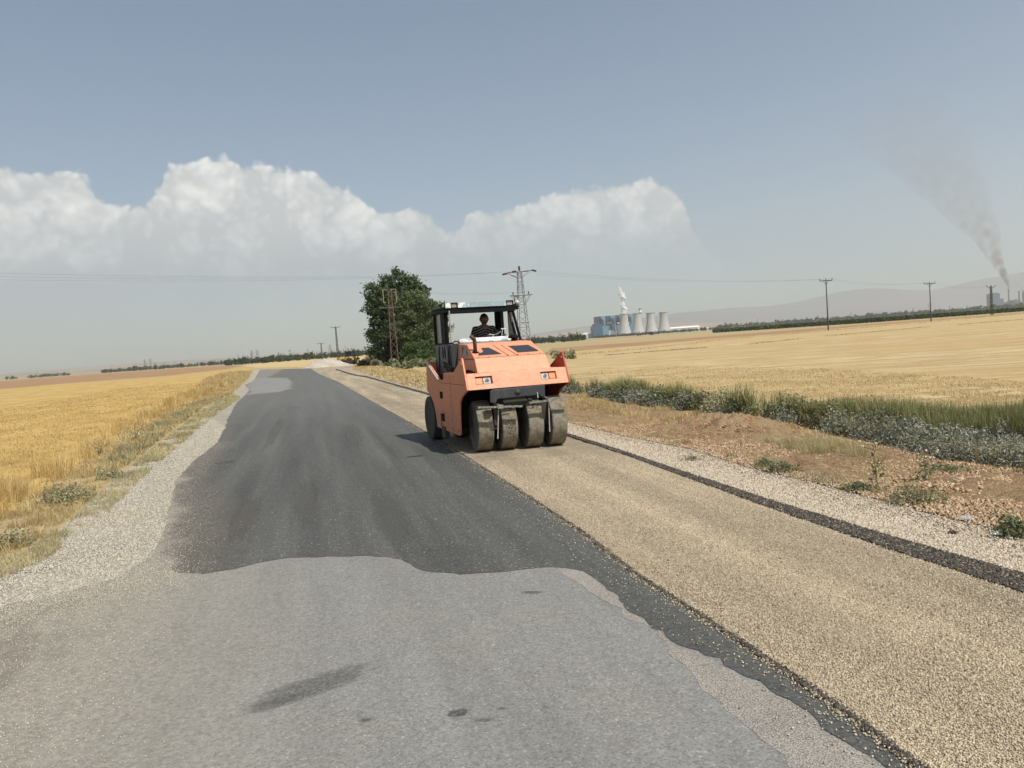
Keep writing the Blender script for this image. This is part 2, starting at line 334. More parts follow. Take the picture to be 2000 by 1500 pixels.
# golden wheat stubble on the left
m = MT('wheat_stubble', .95, .1)
rw = roadv(m); rows = m.noise(3.0, 5, .7, m.vec((2.2, .12, 1), 0, rw)); cl = m.noise(.5, 5, .7, m.vec((1, .4, 1), 0, rw)); big_ = m.noise(.09, 3, .5); fn = m.noise(12, 4, .8)
c = m.ramp(cl, [(.28, (.33, .21, .07)), (.45, (.46, .315, .115)), (.62, (.58, .42, .175)), (.8, (.67, .52, .26))])
c = m.mix(m.rng(rows, .5, .66, 0, .45), c, (.28, .155, .04)); c = m.mix(m.rng(big_, .45, .6, 0, .35), c, (.53, .36, .13)); c = m.mix(m.rng(fn, .35, .7, .3, 0), c, (.17, .09, .03))
m.col(c); m.bump(cl, .5, .1); WHEAT = m.done()
sheet('wheat_field', [(-900, 870), (0, 761), (90, 752), (200, 745), (330, 735), (440, 722), (490, 715), (486, 722), (400, 768), (320, 800), (240, 850), (120, 935), (0, 1010), (-500, 1300)], .004, WHEAT, .15)
sheet('ploughed_field', [(-900, 812), (0, 744.6), (120, 735.4), (250, 726.3), (380, 717.5), (445, 713), (470, 714.5), (440, 721), (330, 733.5), (200, 743), (130, 748.5), (60, 755), (0, 760), (-900, 860)], .008, BARE, .3)
sheet('ripe_field', [(470, 714), (560, 704.5), (730, 693.8), (760, 693), (700, 708), (640, 716), (560, 716.5), (500, 718.5)], .008, FSTUB, .3)

# dry verge soil, both sides
def gravelmat(name, cols, gap, scale, warpc=None, patch=None, patchf=(.5, .62), rough=.9, bs=.7, bd=.015):
    m = MT(name, rough, .25)
    wv = m.vec((1, 1, 1)); va = m.vor(scale, wv); vb = m.vor(scale * 2.3, wv)
    sep = m.N.new('ShaderNodeSeparateColor'); m.L.new(va['Color'], sep.inputs[0]); sep2 = m.N.new('ShaderNodeSeparateColor'); m.L.new(vb['Color'], sep2.inputs[0])
    ca = m.ramp(sep.outputs[0], [(i / (len(cols) - 1), c) for i, c in enumerate(cols)]); cb = m.ramp(sep2.outputs[1], [(i / (len(cols) - 1), c) for i, c in enumerate(cols)])
    c = m.mix(m.rng(sep2.outputs[0], .45, .55), ca, cb)
    gp = m.rng(m.math('MULTIPLY', va['Distance'], 1.0), .42, .68); c = m.mix(m.math('MULTIPLY', gp, .8), c, gap)
    big_ = m.noise(1.3, 5, .6); c = m.mix(1.0, c, m.ramp(big_, [(.3, (.82, .82, .82)), (.7, (1.12, 1.12, 1.12))]), 'MULTIPLY')
    if patch: c = m.mix(m.rng(m.noise(.8, 5, .7, off_(m)), *patchf, 0, .8), c, patch)
    m.col(c); m.bump(m.math('SUBTRACT', 1.0, m.math('ADD', va['Distance'], m.math('MULTIPLY', vb['Distance'], .5))), bs, bd); return m
def off_(m): return m.vec((1, 1, 1), 0, off=(13, 7, 0))
m = MT('verge_soil', .95, .1)
a_ = m.noise(1.1, 6, .7); b_ = m.noise(9, 6, .75); c_ = m.noise(45, 4, .8); d_ = m.vor(22)
c = m.ramp(b_, [(.3, (.23, .13, .07)), (.46, (.36, .225, .125)), (.6, (.46, .32, .19)), (.78, (.58, .46, .31))])
c = m.mix(m.rng(a_, .42, .60, 0, .75), c, (.46, .34, .19)); c = m.mix(m.rng(c_, .35, .62, .6, 0), c, (.12, .07, .035)); m.col(c)
m.bump(m.math('ADD', b_, m.math('MULTIPLY', c_, .35)), 1.0, .08); SOIL = m.done()
RG_OUT = [(700, 714), (740, 727), (835, 746), (960, 790), (1100, 824), (1212, 853), (1347, 880), (1460, 916), (1595, 948), (1730, 984), (1865, 1020), (2000, 1052), (2600, 1210)]
VEG_B = [(2600, 1060), (2000, 922), (1850, 905), (1760, 880), (1650, 862), (1560, 838), (1450, 812), (1330, 803), (1200, 785), (1110, 765), (960, 752), (835, 722), (745, 712)]
# the soil strip is a real rough surface: clods, humps and two spoil heaps
soil_poly = [G(*p) for p in RG_OUT + VEG_B]
def soilmesh():
    xs = np.arange(0.5, 13, .045); ys = np.arange(3.0, 24, .06); X, Y = np.meshgrid(xs, ys); sh = X.shape
    x, y = X.ravel(), Y.ravel()
    z = .02 + .022 * vnoise(x, y, 1.1, 1) + .022 * np.abs(vnoise(x, y, 3.7, 2)) + .028 * np.abs(vnoise(x, y, 9, 3)) + .02 * vnoise(x, y, 19, 4)
    poly = np.array(soil_poly); P = np.stack([x, y], 1); ins = inpoly(P, poly)
    # distance to the polygon edge for a soft rim
    d = np.full(len(x), 9.0)
    for i in range(len(poly)):
        a = poly[i]; b = poly[(i + 1) % len(poly)]; ab = b - a; t = np.clip(((P - a) @ ab) / (ab @ ab), 0, 1); d = np.minimum(d, np.linalg.norm(P - a - t[:, None] * ab, axis=1))
    rim = np.clip(d / .35, 0, 1)
    for (hx, hy, sx, sy, hh) in HEAPS:
        q = ((x - hx) / sx) ** 2 + ((y - hy) / sy) ** 2; z += np.exp(-q * 1.6) * hh * (1 + .35 * vnoise(x, y, 5, 9) + .3 * vnoise(x, y, 11, 10))
    z = np.where(ins, .006 + z * rim, -.05)
    idx = np.arange(len(x)).reshape(sh); Q = np.stack([idx[:-1, :-1], idx[:-1, 1:], idx[1:, 1:], idx[1:, :-1]], -1).reshape(-1, 4)
    keep = ins[Q].any(1); Q = Q[keep]; used = np.unique(Q); mp = np.full(len(x), -1); mp[used] = np.arange(len(used))
    return npmesh('verge_soil', np.stack([x, y, z], 1)[used], mp[Q], SOIL, None, True)
h1 = G(1440, 845); h2 = G(1930, 955); h3 = G(1375, 832)
HEAPS = [(h1[0], h1[1], 1.0, .8, .26), (h3[0], h3[1], .9, .7, .16), (h2[0], h2[1], .8, .4, .09)]
sm = soilmesh(); tag(sm, None, None, None, 'structure')
sheet('verge_ground', RG_OUT + VEG_B, .0035, SOIL, .05)

# gravel shoulders
GR = gravelmat('limestone_gravel', [(.28, .22, .15), (.44, .37, .27), (.52, .46, .37), (.58, .52, .44), (.38, .30, .20)], (.15, .11, .07), 44, patch=(.42, .30, .18), patchf=(.48, .64), bd=.03).done()
TAR_O = [(1100, 846), (1212, 882), (1325, 921), (1415, 951), (1505, 981), (1617, 1015), (1730, 1050), (1865, 1089), (2000, 1128), (2600, 1310)]
TAR_I = [(1100, 851), (1212, 888), (1325, 930.5), (1415, 963), (1505, 997), (1617, 1036), (1730, 1076), (1865, 1120), (2000, 1165), (2600, 1372)]
CH_FAR_R = [(656, 722), (680, 730), (699, 735), (717, 737.5), (760, 750), (835, 772), (960, 812), (1030, 830)]
sheet('gravel_shoulder', [(640, 712)] + RG_OUT + [(2700, 1300)] + TAR_I[::-1] + CH_FAR_R[::-1], .008, GR, .04)
LG = gravelmat('roadside_gravel', [(.36, .325, .26), (.44, .405, .325), (.51, .465, .375), (.58, .53, .435), (.40, .35, .265)], (.20, .175, .13), 60, patch=(.40, .30, .17), patchf=(.55, .68), bd=.03).done()
sheet('roadside_gravel', [(498, 722), (490, 735), (455, 770), (400, 798), (330, 852), (240, 925), (150, 1010), (60, 1075), (-60, 1120), (-700, 1400), (-700, 1600), (60, 1420), (330, 1125), (520, 800), (520, 722)], .008, LG, .06)

# old worn asphalt
m = MT('old_asphalt', .88, .3)
rw = roadv(m); s1 = m.noise(1.1, 4, .6, m.vec((2.0, .16, 1), 0, rw)); s2 = m.noise(.7, 5, .65); agg = m.vor(95); fn = m.noise(260, 3, .7); pat = m.noise(2.6, 6, .7, m.vec((1, .7, 1), 0, rw)); fine2 = m.noise(28, 5, .7)
c = m.ramp(s1, [(.3, (.180, .175, .160)), (.5, (.210, .205, .190)), (.7, (.238, .232, .214))])
c = m.mix(m.rng(s2, .45, .65, 0, .5), c, (.235, .215, .185)); c = m.mix(m.rng(pat, .58, .70, 0, .55), c, (.125, .123, .12))
sp = m.N.new('ShaderNodeSeparateColor'); m.L.new(agg['Color'], sp.inputs[0])
c = m.mix(1.0, c, m.ramp(sp.outputs[0], [(0, (.68, .68, .68)), (.5, (1.0, 1.0, 1.0)), (.95, (1.10, 1.09, 1.07)), (1, (1.6, 1.56, 1.5))]), 'MULTIPLY')
c = m.mix(1.0, c, m.ramp(fine2, [(.3, (.84, .84, .84)), (.7, (1.14, 1.14, 1.14))]), 'MULTIPLY')
# wheel-dirt towards the left shoulder (road coordinates, metres)
sx = m.N.new('ShaderNodeSeparateXYZ'); m.L.new(rw, sx.inputs[0]); lat = m.math('ADD', sx.outputs[0], m.math('MULTIPLY', m.math('SUBTRACT', s2, .5), 1.4))
c = m.mix(m.rng(lat, .3, -2.2, 0, .8), c, m.mix(m.rng(fine2, .35, .65), (.215, .195, .16), (.33, .295, .235)))
c = m.mix(m.math('MULTIPLY', m.rng(lat, -1.6, -2.3, 0, .75), m.rng(m.noise(1.6, 5, .7, m.vec((1.2, .5, 1), 0, rw)), .42, .6)), c, (.15, .13, .105))
m.col(c); m.bump(m.math('ADD', m.math('MULTIPLY', agg['Distance'], -1.0), m.math('MULTIPLY', fn, .6)), .35, .006); OLD = m.done()
DK_LOW = [(318, 1128), (400, 1123), (480, 1109), (560, 1093.5), (640, 1090), (720, 1087), (780, 1096), (830, 1116), (900, 1126), (990, 1120), (1085, 1108), (1140, 1120), (1170, 1142), (1205, 1170), (1235, 1208), (1300, 1236), (1325, 1262), (1400, 1292), (1500, 1350), (1600, 1412), (1700, 1485), (1790, 1570)]
CH_L = [(1920, 1590), (1800, 1503), (1640, 1385), (1500, 1290), (1370, 1205), (1250, 1128), (1130, 1035), (1000, 950), (905, 890), (800, 826), (683, 760), (661, 746), (640, 738), (624, 731), (606, 719.5)]
LEFT_E = [(508, 722), (500, 735), (497, 745), (478, 752), (489, 762), (462, 788), (447, 815), (440, 835), (425, 865), (375, 905), (345, 940), (332, 985), (322, 1035), (295, 1090), (225, 1132), (120, 1160), (20, 1182), (-300, 1260)]
sheet('road', LEFT_E + [(-900, 1500), (-600, 2600), (1500, 4500), (2600, 2100)] + CH_L, .012, OLD, .03)
# soft-edged stains pressed into the old surface
def stain(px, py, rx, ry, rot, col, amt, name='road_stain'):
    x, y = G(px, py); m = MT(name, .88, .25); v = m.tc.outputs['Object']; ln = m.N.new('ShaderNodeVectorMath'); ln.operation = 'LENGTH'; m.L.new(v, ln.inputs[0])
    n = m.noise(2.2, 6, .75, v); agg = m.vor(95); sp = m.N.new('ShaderNodeSeparateColor'); m.L.new(agg['Color'], sp.inputs[0])
    m.col(m.mix(1.0, col, m.ramp(sp.outputs[0], [(0, (.62, .62, .62)), (.5, (1, 1, 1)), (1, (1.5, 1.45, 1.4))]), 'MULTIPLY')); m.bump(agg['Distance'], .5, .008)
    f = m.math('ADD', ln.outputs['Value'], m.math('MULTIPLY', m.math('SUBTRACT', n, .5), 1.5)); m.L.new(m.rng(f, .45, .95, amt, 0), m.b.inputs['Alpha'])
    o = npmesh(name, [(-1.3, -1.3, 0), (1.3, -1.3, 0), (1.3, 1.3, 0), (-1.3, 1.3, 0)], np.array([[0, 1, 2, 3]]), m.done()); o.location = (x, y, .0131 + .0003 * (stain.k % 5)); stain.k += 1; o.scale = (rx, ry, 1); o.rotation_euler = (0, 0, rot); tag(o, None, None, None, 'structure')
stain.k = 0
DKS = (.125, .122, .112)
for q in ((615, 1342, .50, .17, .62, (.155, .152, .14), .6), (540, 1378, .2, .08, .6, (.155, .152, .14), .5), (895, 1397, .075, .05, .2, (.10, .10, .097), .9), (945, 1411, .06, .025, 0, DKS, .6), (715, 1411, .05, .03, 0, DKS, .5), (1205, 1178, .06, .09, 0, (.10, .10, .097), .85), (1040, 1160, .12, .05, -.3, DKS, .5), (980, 1388, .03, .02, 0, DKS, .5)):
    stain(*q)
# freshly sealed dark asphalt
m = MT('new_asphalt', .8, .22)
rw = roadv(m); s1 = m.noise(1.3, 4, .6, m.vec((1.6, .07, 1), 0, rw)); s2 = m.noise(.35, 5, .6, m.vec((1, .3, 1), 0, rw)); agg = m.vor(85); fn = m.noise(220, 3, .7); fd = m.noise(30, 5, .7)
c = m.ramp(s1, [(.3, (.064, .065, .059)), (.5, (.088, .089, .081)), (.72, (.125, .123, .112))]); c = m.mix(m.rng(s2, .5, .66, 0, .4), c, (.105, .103, .098))
sp = m.N.new('ShaderNodeSeparateColor'); m.L.new(agg['Color'], sp.inputs[0])
c = m.mix(1.0, c, m.ramp(sp.outputs[0], [(0, (.6, .6, .6)), (.6, (1, 1, 1)), (.985, (1.25, 1.22, 1.2)), (.995, (4.0, 3.7, 3.1))]), 'MULTIPLY')
c = m.mix(1.0, c, m.ramp(fd, [(.3, (.82, .82, .82)), (.7, (1.15, 1.15, 1.15))]), 'MULTIPLY')
sx = m.N.new('ShaderNodeSeparateXYZ'); m.L.new(rw, sx.inputs[0]); lat = m.math('ADD', sx.outputs[0], m.math('MULTIPLY', m.math('SUBTRACT', m.noise(.5, 5, .65), .5), 1.6))
ed = m.math('ADD', m.math('ADD', lat, 1.52), m.math('MULTIPLY', m.math('LOGARITHM', m.math('MAXIMUM', m.math('DIVIDE', sx.outputs[1], 7.9), .4), math.e), 1.58))
c = m.mix(m.rng(ed, 1.1, .3, 0, .55), c, m.mix(m.rng(fd, .35, .65), (.10, .083, .068), (.17, .14, .112)))
c = m.mix(m.rng(m.math('ADD', ed, m.math('MULTIPLY', m.math('SUBTRACT', fd, .5), .7)), .22, -.12, 0, .9), c, m.mix(m.rng(fd, .35, .65), (.20, .175, .14), (.38, .335, .27)))
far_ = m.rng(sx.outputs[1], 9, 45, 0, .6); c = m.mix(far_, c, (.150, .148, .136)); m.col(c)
m.bump(m.math('ADD', m.math('MULTIPLY', agg['Distance'], -1.0), m.math('MULTIPLY', fn, .5)), .4, .006); NEW = m.done()
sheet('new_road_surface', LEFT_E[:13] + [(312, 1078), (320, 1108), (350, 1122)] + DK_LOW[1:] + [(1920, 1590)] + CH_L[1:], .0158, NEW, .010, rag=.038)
PATCHM = plain('patch_asphalt', (.21, .205, .19), .9, .2, var=.12, scale=.6)
for q in ((575, 797, .45, .1, 0, (.05, .05, .046), .9), (810, 893, .22, .12, .3, (.05, .05, .046), .7), (440, 905, .25, .3, .2, (.11, .105, .09), .5), (690, 850, .25, 3.5, ROADANG, (.125, .12, .105), .45), (540, 840, .2, 5, ROADANG, (.13, .125, .11), .5), (600, 980, .2, 2.2, ROADANG, (.115, .11, .10), .4), (760, 1010, .25, 1.8, ROADANG, (.115, .112, .10), .4), (480, 1010, .22, 1.6, ROADANG, (.125, .115, .10), .45), (880, 1080, .3, .25, .3, (.12, .118, .105), .35)):
    stain(*q, name='road_scuff')
    bpy.data.objects[[n for n in bpy.data.objects.keys() if n.startswith('road_scuff')][-1]].location.z = .0166 + .0003 * (stain.k % 5)
sheet('road_patch', [(503, 738), (560, 738), (570, 746), (568, 760), (540, 767), (500, 770), (486, 772), (489, 762), (482, 752)], .0185, PATCHM, .15)
# pinkish worn chip band beside the dark strip
PK = gravelmat('worn_chippings', [(.20, .18, .155), (.30, .27, .235), (.37, .335, .29), (.46, .41, .35)], (.13, .12, .105), 110, patch=(.20, .195, .185), patchf=(.58, .74), bs=.5, bd=.006).done()
sheet('worn_chip_band', [(1085, 1108), (1135, 1112), (1180, 1140), (1203, 1168), (1238, 1206), (1302, 1234), (1328, 1262), (1400, 1292), (1500, 1350), (1600, 1412), (1700, 1487), (1790, 1572), (1600, 1572), (1530, 1500), (1440, 1405), (1340, 1315), (1265, 1240), (1215, 1200), (1185, 1178), (1120, 1130)], .0138, PK, .03, rag=.028)
# loose chippings strip the roller is pressing in
CHC = [(.30, .235, .155), (.41, .33, .22), (.47, .385, .265), (.53, .44, .31), (.59, .50, .375), (.37, .29, .19)]
mm = gravelmat('chippings', CHC, (.12, .095, .065), 88, bs=.9, bd=.010)
rw = roadv(mm); st = mm.noise(1.0, 4, .55, mm.vec((1.5, .08, 1), 0, rw)); prev = mm.b.inputs['Base Color'].links[0].from_socket
mm.col(mm.mix(1.0, prev, mm.ramp(st, [(.30, (.76, .75, .73)), (.5, (.96, .95, .94)), (.66, (1.24, 1.22, 1.18))]), 'MULTIPLY')); CHIP = mm.done()
chip_px = CH_L + [(640, 718.5)] + CH_FAR_R + [(1085, 848)] + TAR_I[1:] + [(2600, 1700)]
sheet('chipping_strip', chip_px, .0245, CHIP, .018)
TARM = gravelmat('tar_edge', [(.02, .018, .016), (.035, .03, .027), (.055, .047, .04), (.09, .075, .06), (.24, .19, .13)], (.012, .011, .010), 60, rough=.6, bs=1.0, bd=.02).done()
sheet('tar_strip', TAR_O + TAR_I[::-1], .0265, TARM, .008, rag=.02)
sheet('tar_strip', [(656, 720.5), (680, 728), (699, 733), (717, 735), (760, 747.5), (835, 768), (960, 806), (960, 812), (835, 772.5), (760, 750.5), (717, 738), (699, 735.5), (680, 731), (656, 722.5)], .0268, TARM, .02)

# real loose stones where they can be told apart
def stonemat(name, cols, rough=.85, streak=False):
    m = MT(name, rough, .3); c = m.ramp(m.island(), [(i / (len(cols) - 1), q) for i, q in enumerate(cols)])
    if streak: c = m.mix(1.0, c, m.ramp(m.noise(1.0, 4, .55, m.vec((1.5, .08, 1), 0, roadv(m))), [(.30, (.80, .79, .77)), (.5, (.97, .96, .95)), (.66, (1.2, 1.18, 1.14))]), 'MULTIPLY')
    m.col(c); return m.done()
CH_ST = stonemat('chip_stone', CHC + [(.62, .54, .41), (.10, .08, .06)], .85, True)
LS_ST = stonemat('lime_stone', [(.26, .20, .13), (.40, .33, .235), (.48, .415, .32), (.58, .51, .42), (.35, .26, .165)])
GS_ST = stonemat('grey_stone', [(.26, .23, .18), (.40, .36, .29), (.48, .435, .35), (.60, .55, .45)])
TR_ST = stonemat('tarred_stone', [(.02, .018, .016), (.04, .034, .029), (.07, .058, .047), (.11, .088, .066), (.05, .042, .035), (.30, .24, .17)], .55)
CLOD = stonemat('red_clod', [(.20, .10, .055), (.30, .155, .085), (.38, .22, .125), (.45, .30, .18)], .95)
SO_ST = stonemat('soil_clod', [(.22, .12, .065), (.34, .21, .115), (.42, .28, .16), (.44, .33, .21), (.36, .23, .13), (.54, .46, .34)], .95)
def scat(name, poly, n, s0, s1, mat, z, label, cat, ymax=30, bias=1.6, base=None):
    P = sample_poly(poly, n, ymax, bias); sz = rng.uniform(s0, s1, len(P)) * (1 + np.hypot(P[:, 0], P[:, 1]) * .012)
    o = stones(name, np.column_stack([P, z + sz * .25]), sz, mat, base); tag(o, label, cat, None, 'stuff'); return o
chipw = [G(*p) for p in chip_px]
scat('chippings', chipw, 88000, .0045, .0082, CH_ST, .0245, 'loose beige stone chippings spread over the fresh lane', 'chippings', 13, 1.9)
def edge_pts(line, n, sig, ymax=25, side=0.0):
    W = np.array([G(*p) for p in line]); seg = np.linalg.norm(np.diff(W, axis=0), axis=1); mid = (W[1:] + W[:-1]) / 2; wgt = seg / np.maximum(2.5, np.hypot(*mid.T)) ** 1.2 * (mid[:, 1] < ymax); wgt /= wgt.sum()
    i = rng.choice(len(seg), n, p=wgt); t = rng.uniform(size=n); a = W[i]; b = W[i + 1]; d = (b - a) / seg[i][:, None]; nn = np.stack([-d[:, 1], d[:, 0]], 1)
    return a + (b - a) * t[:, None] + nn * (side + rng.normal(0, sig, n))[:, None]
P = np.concatenate([edge_pts(CH_L, 9000, .035), edge_pts(CH_L, 1600, .16, side=.05)]); sz = rng.uniform(.004, .0085, len(P))
tag(stones('spilled_chippings', np.column_stack([P, .018 + sz * .5]), sz, CH_ST), 'beige chippings spilled along the edge of the dark asphalt', 'chippings', None, 'stuff')
P = edge_pts(CH_L, 5200, .014, side=.012); sz = rng.uniform(.007, .014, len(P))
tag(stones('tarred_edge', np.column_stack([P, .020 + sz * .3]), sz, TR_ST), 'black tar coated stones lining the left edge of the chipping strip', 'tarred stones', None, 'stuff')
tarw = [G(*p) for p in TAR_O + TAR_I[::-1]]
scat('tarred_stones', tarw, 16000, .007, .016, TR_ST, .027, 'black tar coated stones in the strip beside the chippings', 'tarred stones', 18, 1.3)
grw = [G(*p) for p in RG_OUT[4:] + [(2600, 1390)] + TAR_O[::-1]]
scat('gravel', grw, 62000, .006, .017, LS_ST, .009, 'white crushed limestone gravel on the right shoulder', 'gravel', 20, 1.3)
lgw = [G(*p) for p in [(440, 835), (425, 865), (375, 905), (345, 940), (332, 985), (322, 1035), (295, 1090), (225, 1132), (120, 1160), (20, 1182), (-300, 1260), (-300, 1190), (0, 1105), (60, 1075), (150, 1010), (240, 925), (330, 852), (400, 805)]]
scat('roadside_stones', lgw, 52000, .004, .012, GS_ST, .009, 'grey and tan gravel on the left shoulder', 'gravel', 28, 1.2)
P = np.concatenate([edge_pts(LEFT_E[8:], 14000, .22, 40), edge_pts([(-300, 1260), (20, 1190), (140, 1165), (240, 1135), (330, 1115)], 16000, .35), sample_poly([G(*p) for p in [(-100, 1190), (225, 1132), (300, 1120), (330, 1125), (260, 1300), (150, 1560), (-300, 1560)]], 9000)]); P = P + rng.normal(0, .22, P.shape); sz = rng.uniform(.0025, .0065, len(P))
tag(stones('road_grit', np.column_stack([P, .014 + sz * .3]), sz, GS_ST), 'scattered grit where the left shoulder meets the road', 'grit', None, 'stuff')
for q in ((395, 838, .9, .25, .5, (.17, .155, .13), .8), (60, 1118, .35, .16, .5, (.12, .10, .085), .85), (30, 1180, .45, .12, .4, (.16, .14, .12), .7), (250, 1010, .4, .7, .3, (.44, .35, .22), .6), (330, 900, .4, 1.0, .3, (.27, .25, .21), .6), (190, 1080, .5, .4, .3, (.27, .25, .22), .5)):
    stain(*q, name='gravel_patch'); bpy.data.objects[[n for n in bpy.data.objects.keys() if n.startswith('gravel_patch')][-1]].location.z = .0092 + .0003 * (stain.k % 5)
for hx_, hy_, sx_, sy_, hh_ in HEAPS:
    n_ = 1500; P = np.column_stack([rng.normal(hx_, sx_ * .55, n_), rng.normal(hy_, sy_ * .55, n_)]); zz = hh_ * np.exp(-1.6 * (((P[:, 0] - hx_) / sx_) ** 2 + ((P[:, 1] - hy_) / sy_) ** 2)) + .035; sz = rng.uniform(.01, .045, n_) * rng.uniform(.4, 1, n_)
    tag(stones('heap_clods', np.column_stack([P, zz]), sz, SO_ST if hh_ < .1 else CLOD), 'crumbled red brown clods on the spoil heap', 'clods', None, 'stuff')
sow = [G(*p) for p in RG_OUT[4:] + VEG_B[:-3]]
P = edge_pts(RG_OUT[4:], 5000, .22, 22); sz = rng.uniform(.006, .015, len(P)); tag(stones('strewn_gravel', np.column_stack([P, .03 + sz * .4]), sz, LS_ST), 'white gravel stones strewn from the shoulder over the soil edge', 'gravel', None, 'stuff')
scat('soil_clods', sow, 36000, .006, .022, SO_ST, .03, 'small reddish clods and stones on the bare verge', 'clods', 18, 1.2)
# ------------------------------------------------------------------ vegetation near the road
def pt(px, py, D):
    d = ray(px, py); return CAM + d * (D / d[1])
DRY = leafmat('dry_grass', [(.40, .29, .12), (.54, .42, .20), (.66, .55, .31), (.48, .35, .15), (.34, .24, .10)], .8, .8, .3)
GOLD = leafmat('golden_stalks', [(.46, .30, .10), (.58, .41, .16), (.68, .52, .25), (.40, .26, .09)], .8, .6, .3)
PALE = leafmat('pale_grass', [(.46, .38, .21), (.60, .51, .30), (.42, .36, .18), (.36, .33, .16)], .8, .8, .3)
DRYB = leafmat('brown_weed', [(.14, .10, .05), (.22, .15, .07), (.30, .22, .11)], .9, .8, .2)
STRAW = leafmat('straw_stalks', [(.44, .32, .15), (.56, .43, .22), (.66, .54, .31), (.34, .23, .10)], .8, .6, .3)
GREEN = leafmat('reed_green', [(.12, .14, .04), (.19, .21, .07), (.26, .27, .11), (.36, .33, .16), (.46, .40, .21)], .6, .6, .3)
DGRN = leafmat('weed_green', [(.10, .12, .055), (.16, .18, .085), (.23, .24, .13), (.31, .30, .18)], .7, .8, .25)
SAGE = leafmat('sage_leaf', [(.14, .16, .09), (.25, .26, .18), (.36, .35, .29), (.33, .31, .28), (.20, .23, .13)], .8, 1.0, .2)
GREY = leafmat('grey_weed', [(.17, .175, .09), (.27, .26, .14), (.38, .34, .20), (.48, .42, .26)], .8, 1.0, .25)
def dist(P): return np.hypot(P[:, 0], P[:, 1])
def grass(name, poly, n, h, wd, mat, label, cat, ymax=60, bias=1.0, lean=.35, clumpy=0.0):
    P = sample_poly(poly, int(n * (2 if clumpy else 1)), ymax, bias)
    if clumpy:
        q = vnoise(P[:, 0], P[:, 1], 1.7, 21) * .6 + vnoise(P[:, 0], P[:, 1], 4.3, 22) * .5; P = P[q > clumpy - .5][:n]
    hh = rng.uniform(h[0], h[1], len(P)) * (.75 + .35 * (vnoise(P[:, 0], P[:, 1], .8, 23) + .4)); ww = wd * rng.uniform(.6, 1.4, len(P)) * np.maximum(1, dist(P) / 12)
    o = blades(name, P, hh, ww, mat, lean); tag(o, label, cat, None, 'stuff'); return o
# left field edge: tall dry grass, then pale grass and weeds down to the gravel
LG_IN = [(494, 726), (486, 738), (452, 770), (395, 798), (325, 850), (235, 920), (145, 1005), (55, 1070), (-60, 1112), (-600, 1340)]
LF_IN = [(-600, 1230), (-60, 1040), (0, 1012), (120, 940), (240, 862), (320, 812), (400, 776), (470, 738), (484, 724)]
LF_OUT = [(470, 722), (440, 730), (400, 752), (330, 788), (250, 828), (180, 872), (80, 925), (0, 968), (-60, 985), (-600, 1120)]
grass('tall_dry_grass', [G(*p) for p in LF_OUT + LF_IN], 20000, (.22, .55), .007, GOLD, 'tall golden dry grass along the edge of the left field', 'grass', 120, .9, .35, .62)
grass('pale_verge_grass', [G(*p) for p in LG_IN + LF_IN], 40000, (.05, .22), .006, DRY, 'pale dry grass between the left field and the gravel', 'grass', 110, .9, .9, .30)
grass('verge_weeds', [G(*p) for p in [(440, 775), (395, 798), (325, 850), (235, 920), (180, 975), (150, 960), (220, 890), (300, 835), (390, 785)]], 9000, (.06, .22), .010, GREY, 'grey green weeds lining the left gravel shoulder', 'weeds', 80, .8, .7, .62)
grass('crest_grass', [G(*p) for p in [(500, 718.5), (484, 735), (430, 760), (380, 772), (400, 745), (440, 728), (470, 717)]], 9000, (.2, .6), .010, STRAW, 'pale tall grass on the bank at the far left bend', 'grass', 150, .3, .25, .45)
grass('wheat_stalks', [G(*p) for p in [(-600, 900), (0, 800), (200, 765), (400, 736), (470, 722), (440, 735), (330, 780), (180, 855), (0, 950), (-600, 1100)]], 60000, (.04, .11), .006, GOLD, 'golden cut wheat stalks in the left field', 'stubble', 90, 2.0, .6, .25)
# right side
VEG_T = [G(px, py, .55) for px, py in [(1100, 738), (1200, 745), (1330, 755), (1450, 764), (1560, 772), (1650, 778), (1760, 785), (1850, 788), (2000, 792), (2500, 815)]]
VEG_N = [G(*p) for p in [(2500, 1035), (2000, 916), (1850, 898), (1760, 872), (1650, 852), (1560, 830), (1450, 808), (1330, 800), (1200, 782), (1105, 764)]]
VEG = VEG_T + VEG_N
VEG_M = [tuple(.45 * np.array(a) + .55 * np.array(b)) for a, b in zip(VEG_T, VEG_N[::-1])]
grass('reeds', VEG_T + VEG_M[::-1], 42000, (.35, .78), .012, GREEN, 'green reeds and grass growing in the ditch behind the grey brush', 'reeds', 60, .6, .24)
grass('ditch_grass', VEG, 13000, (.2, .45), .010, DRY, 'dry grass mixed through the ditch growth', 'grass', 60, .7, .35)
def brush(name, poly, nc, r, nl, leaf, mat, label, cat, ymax=60, keep=-.5, zf=.9):
    P = sample_poly(poly, nc * 2, ymax, .4); q = vnoise(P[:, 0], P[:, 1], .9, 31) + .4 * vnoise(P[:, 0], P[:, 1], 2.3, 32); P = P[q > keep][:nc]; A = []
    for p in P:
        rr = rng.uniform(*r); k = int(nl * (rr / r[1]) ** 2); d = rng.normal(size=(k, 3)); d /= np.linalg.norm(d, axis=1)[:, None]; d *= (rng.uniform(.35, 1.12, k) ** .5)[:, None]
        d[:, 2] = np.abs(d[:, 2]); d[:, 2] += .25 * vnoise(d[:, 0] * 3 + p[0] * 7, d[:, 1] * 3 + p[1] * 7, 1.0, 33); A.append(np.column_stack([p[0] + d[:, 0] * rr, p[1] + d[:, 1] * rr, np.abs(d[:, 2]) * rr * zf * rng.uniform(.8, 1.4)]))
    A = np.concatenate(A); V, Fc = leaves(A, rng.uniform(.5, 1.4, len(A)) * leaf * np.maximum(1, dist(A) / 13)); o = npmesh(name, V, Fc, mat); tag(o, label, cat, None, 'stuff'); return o
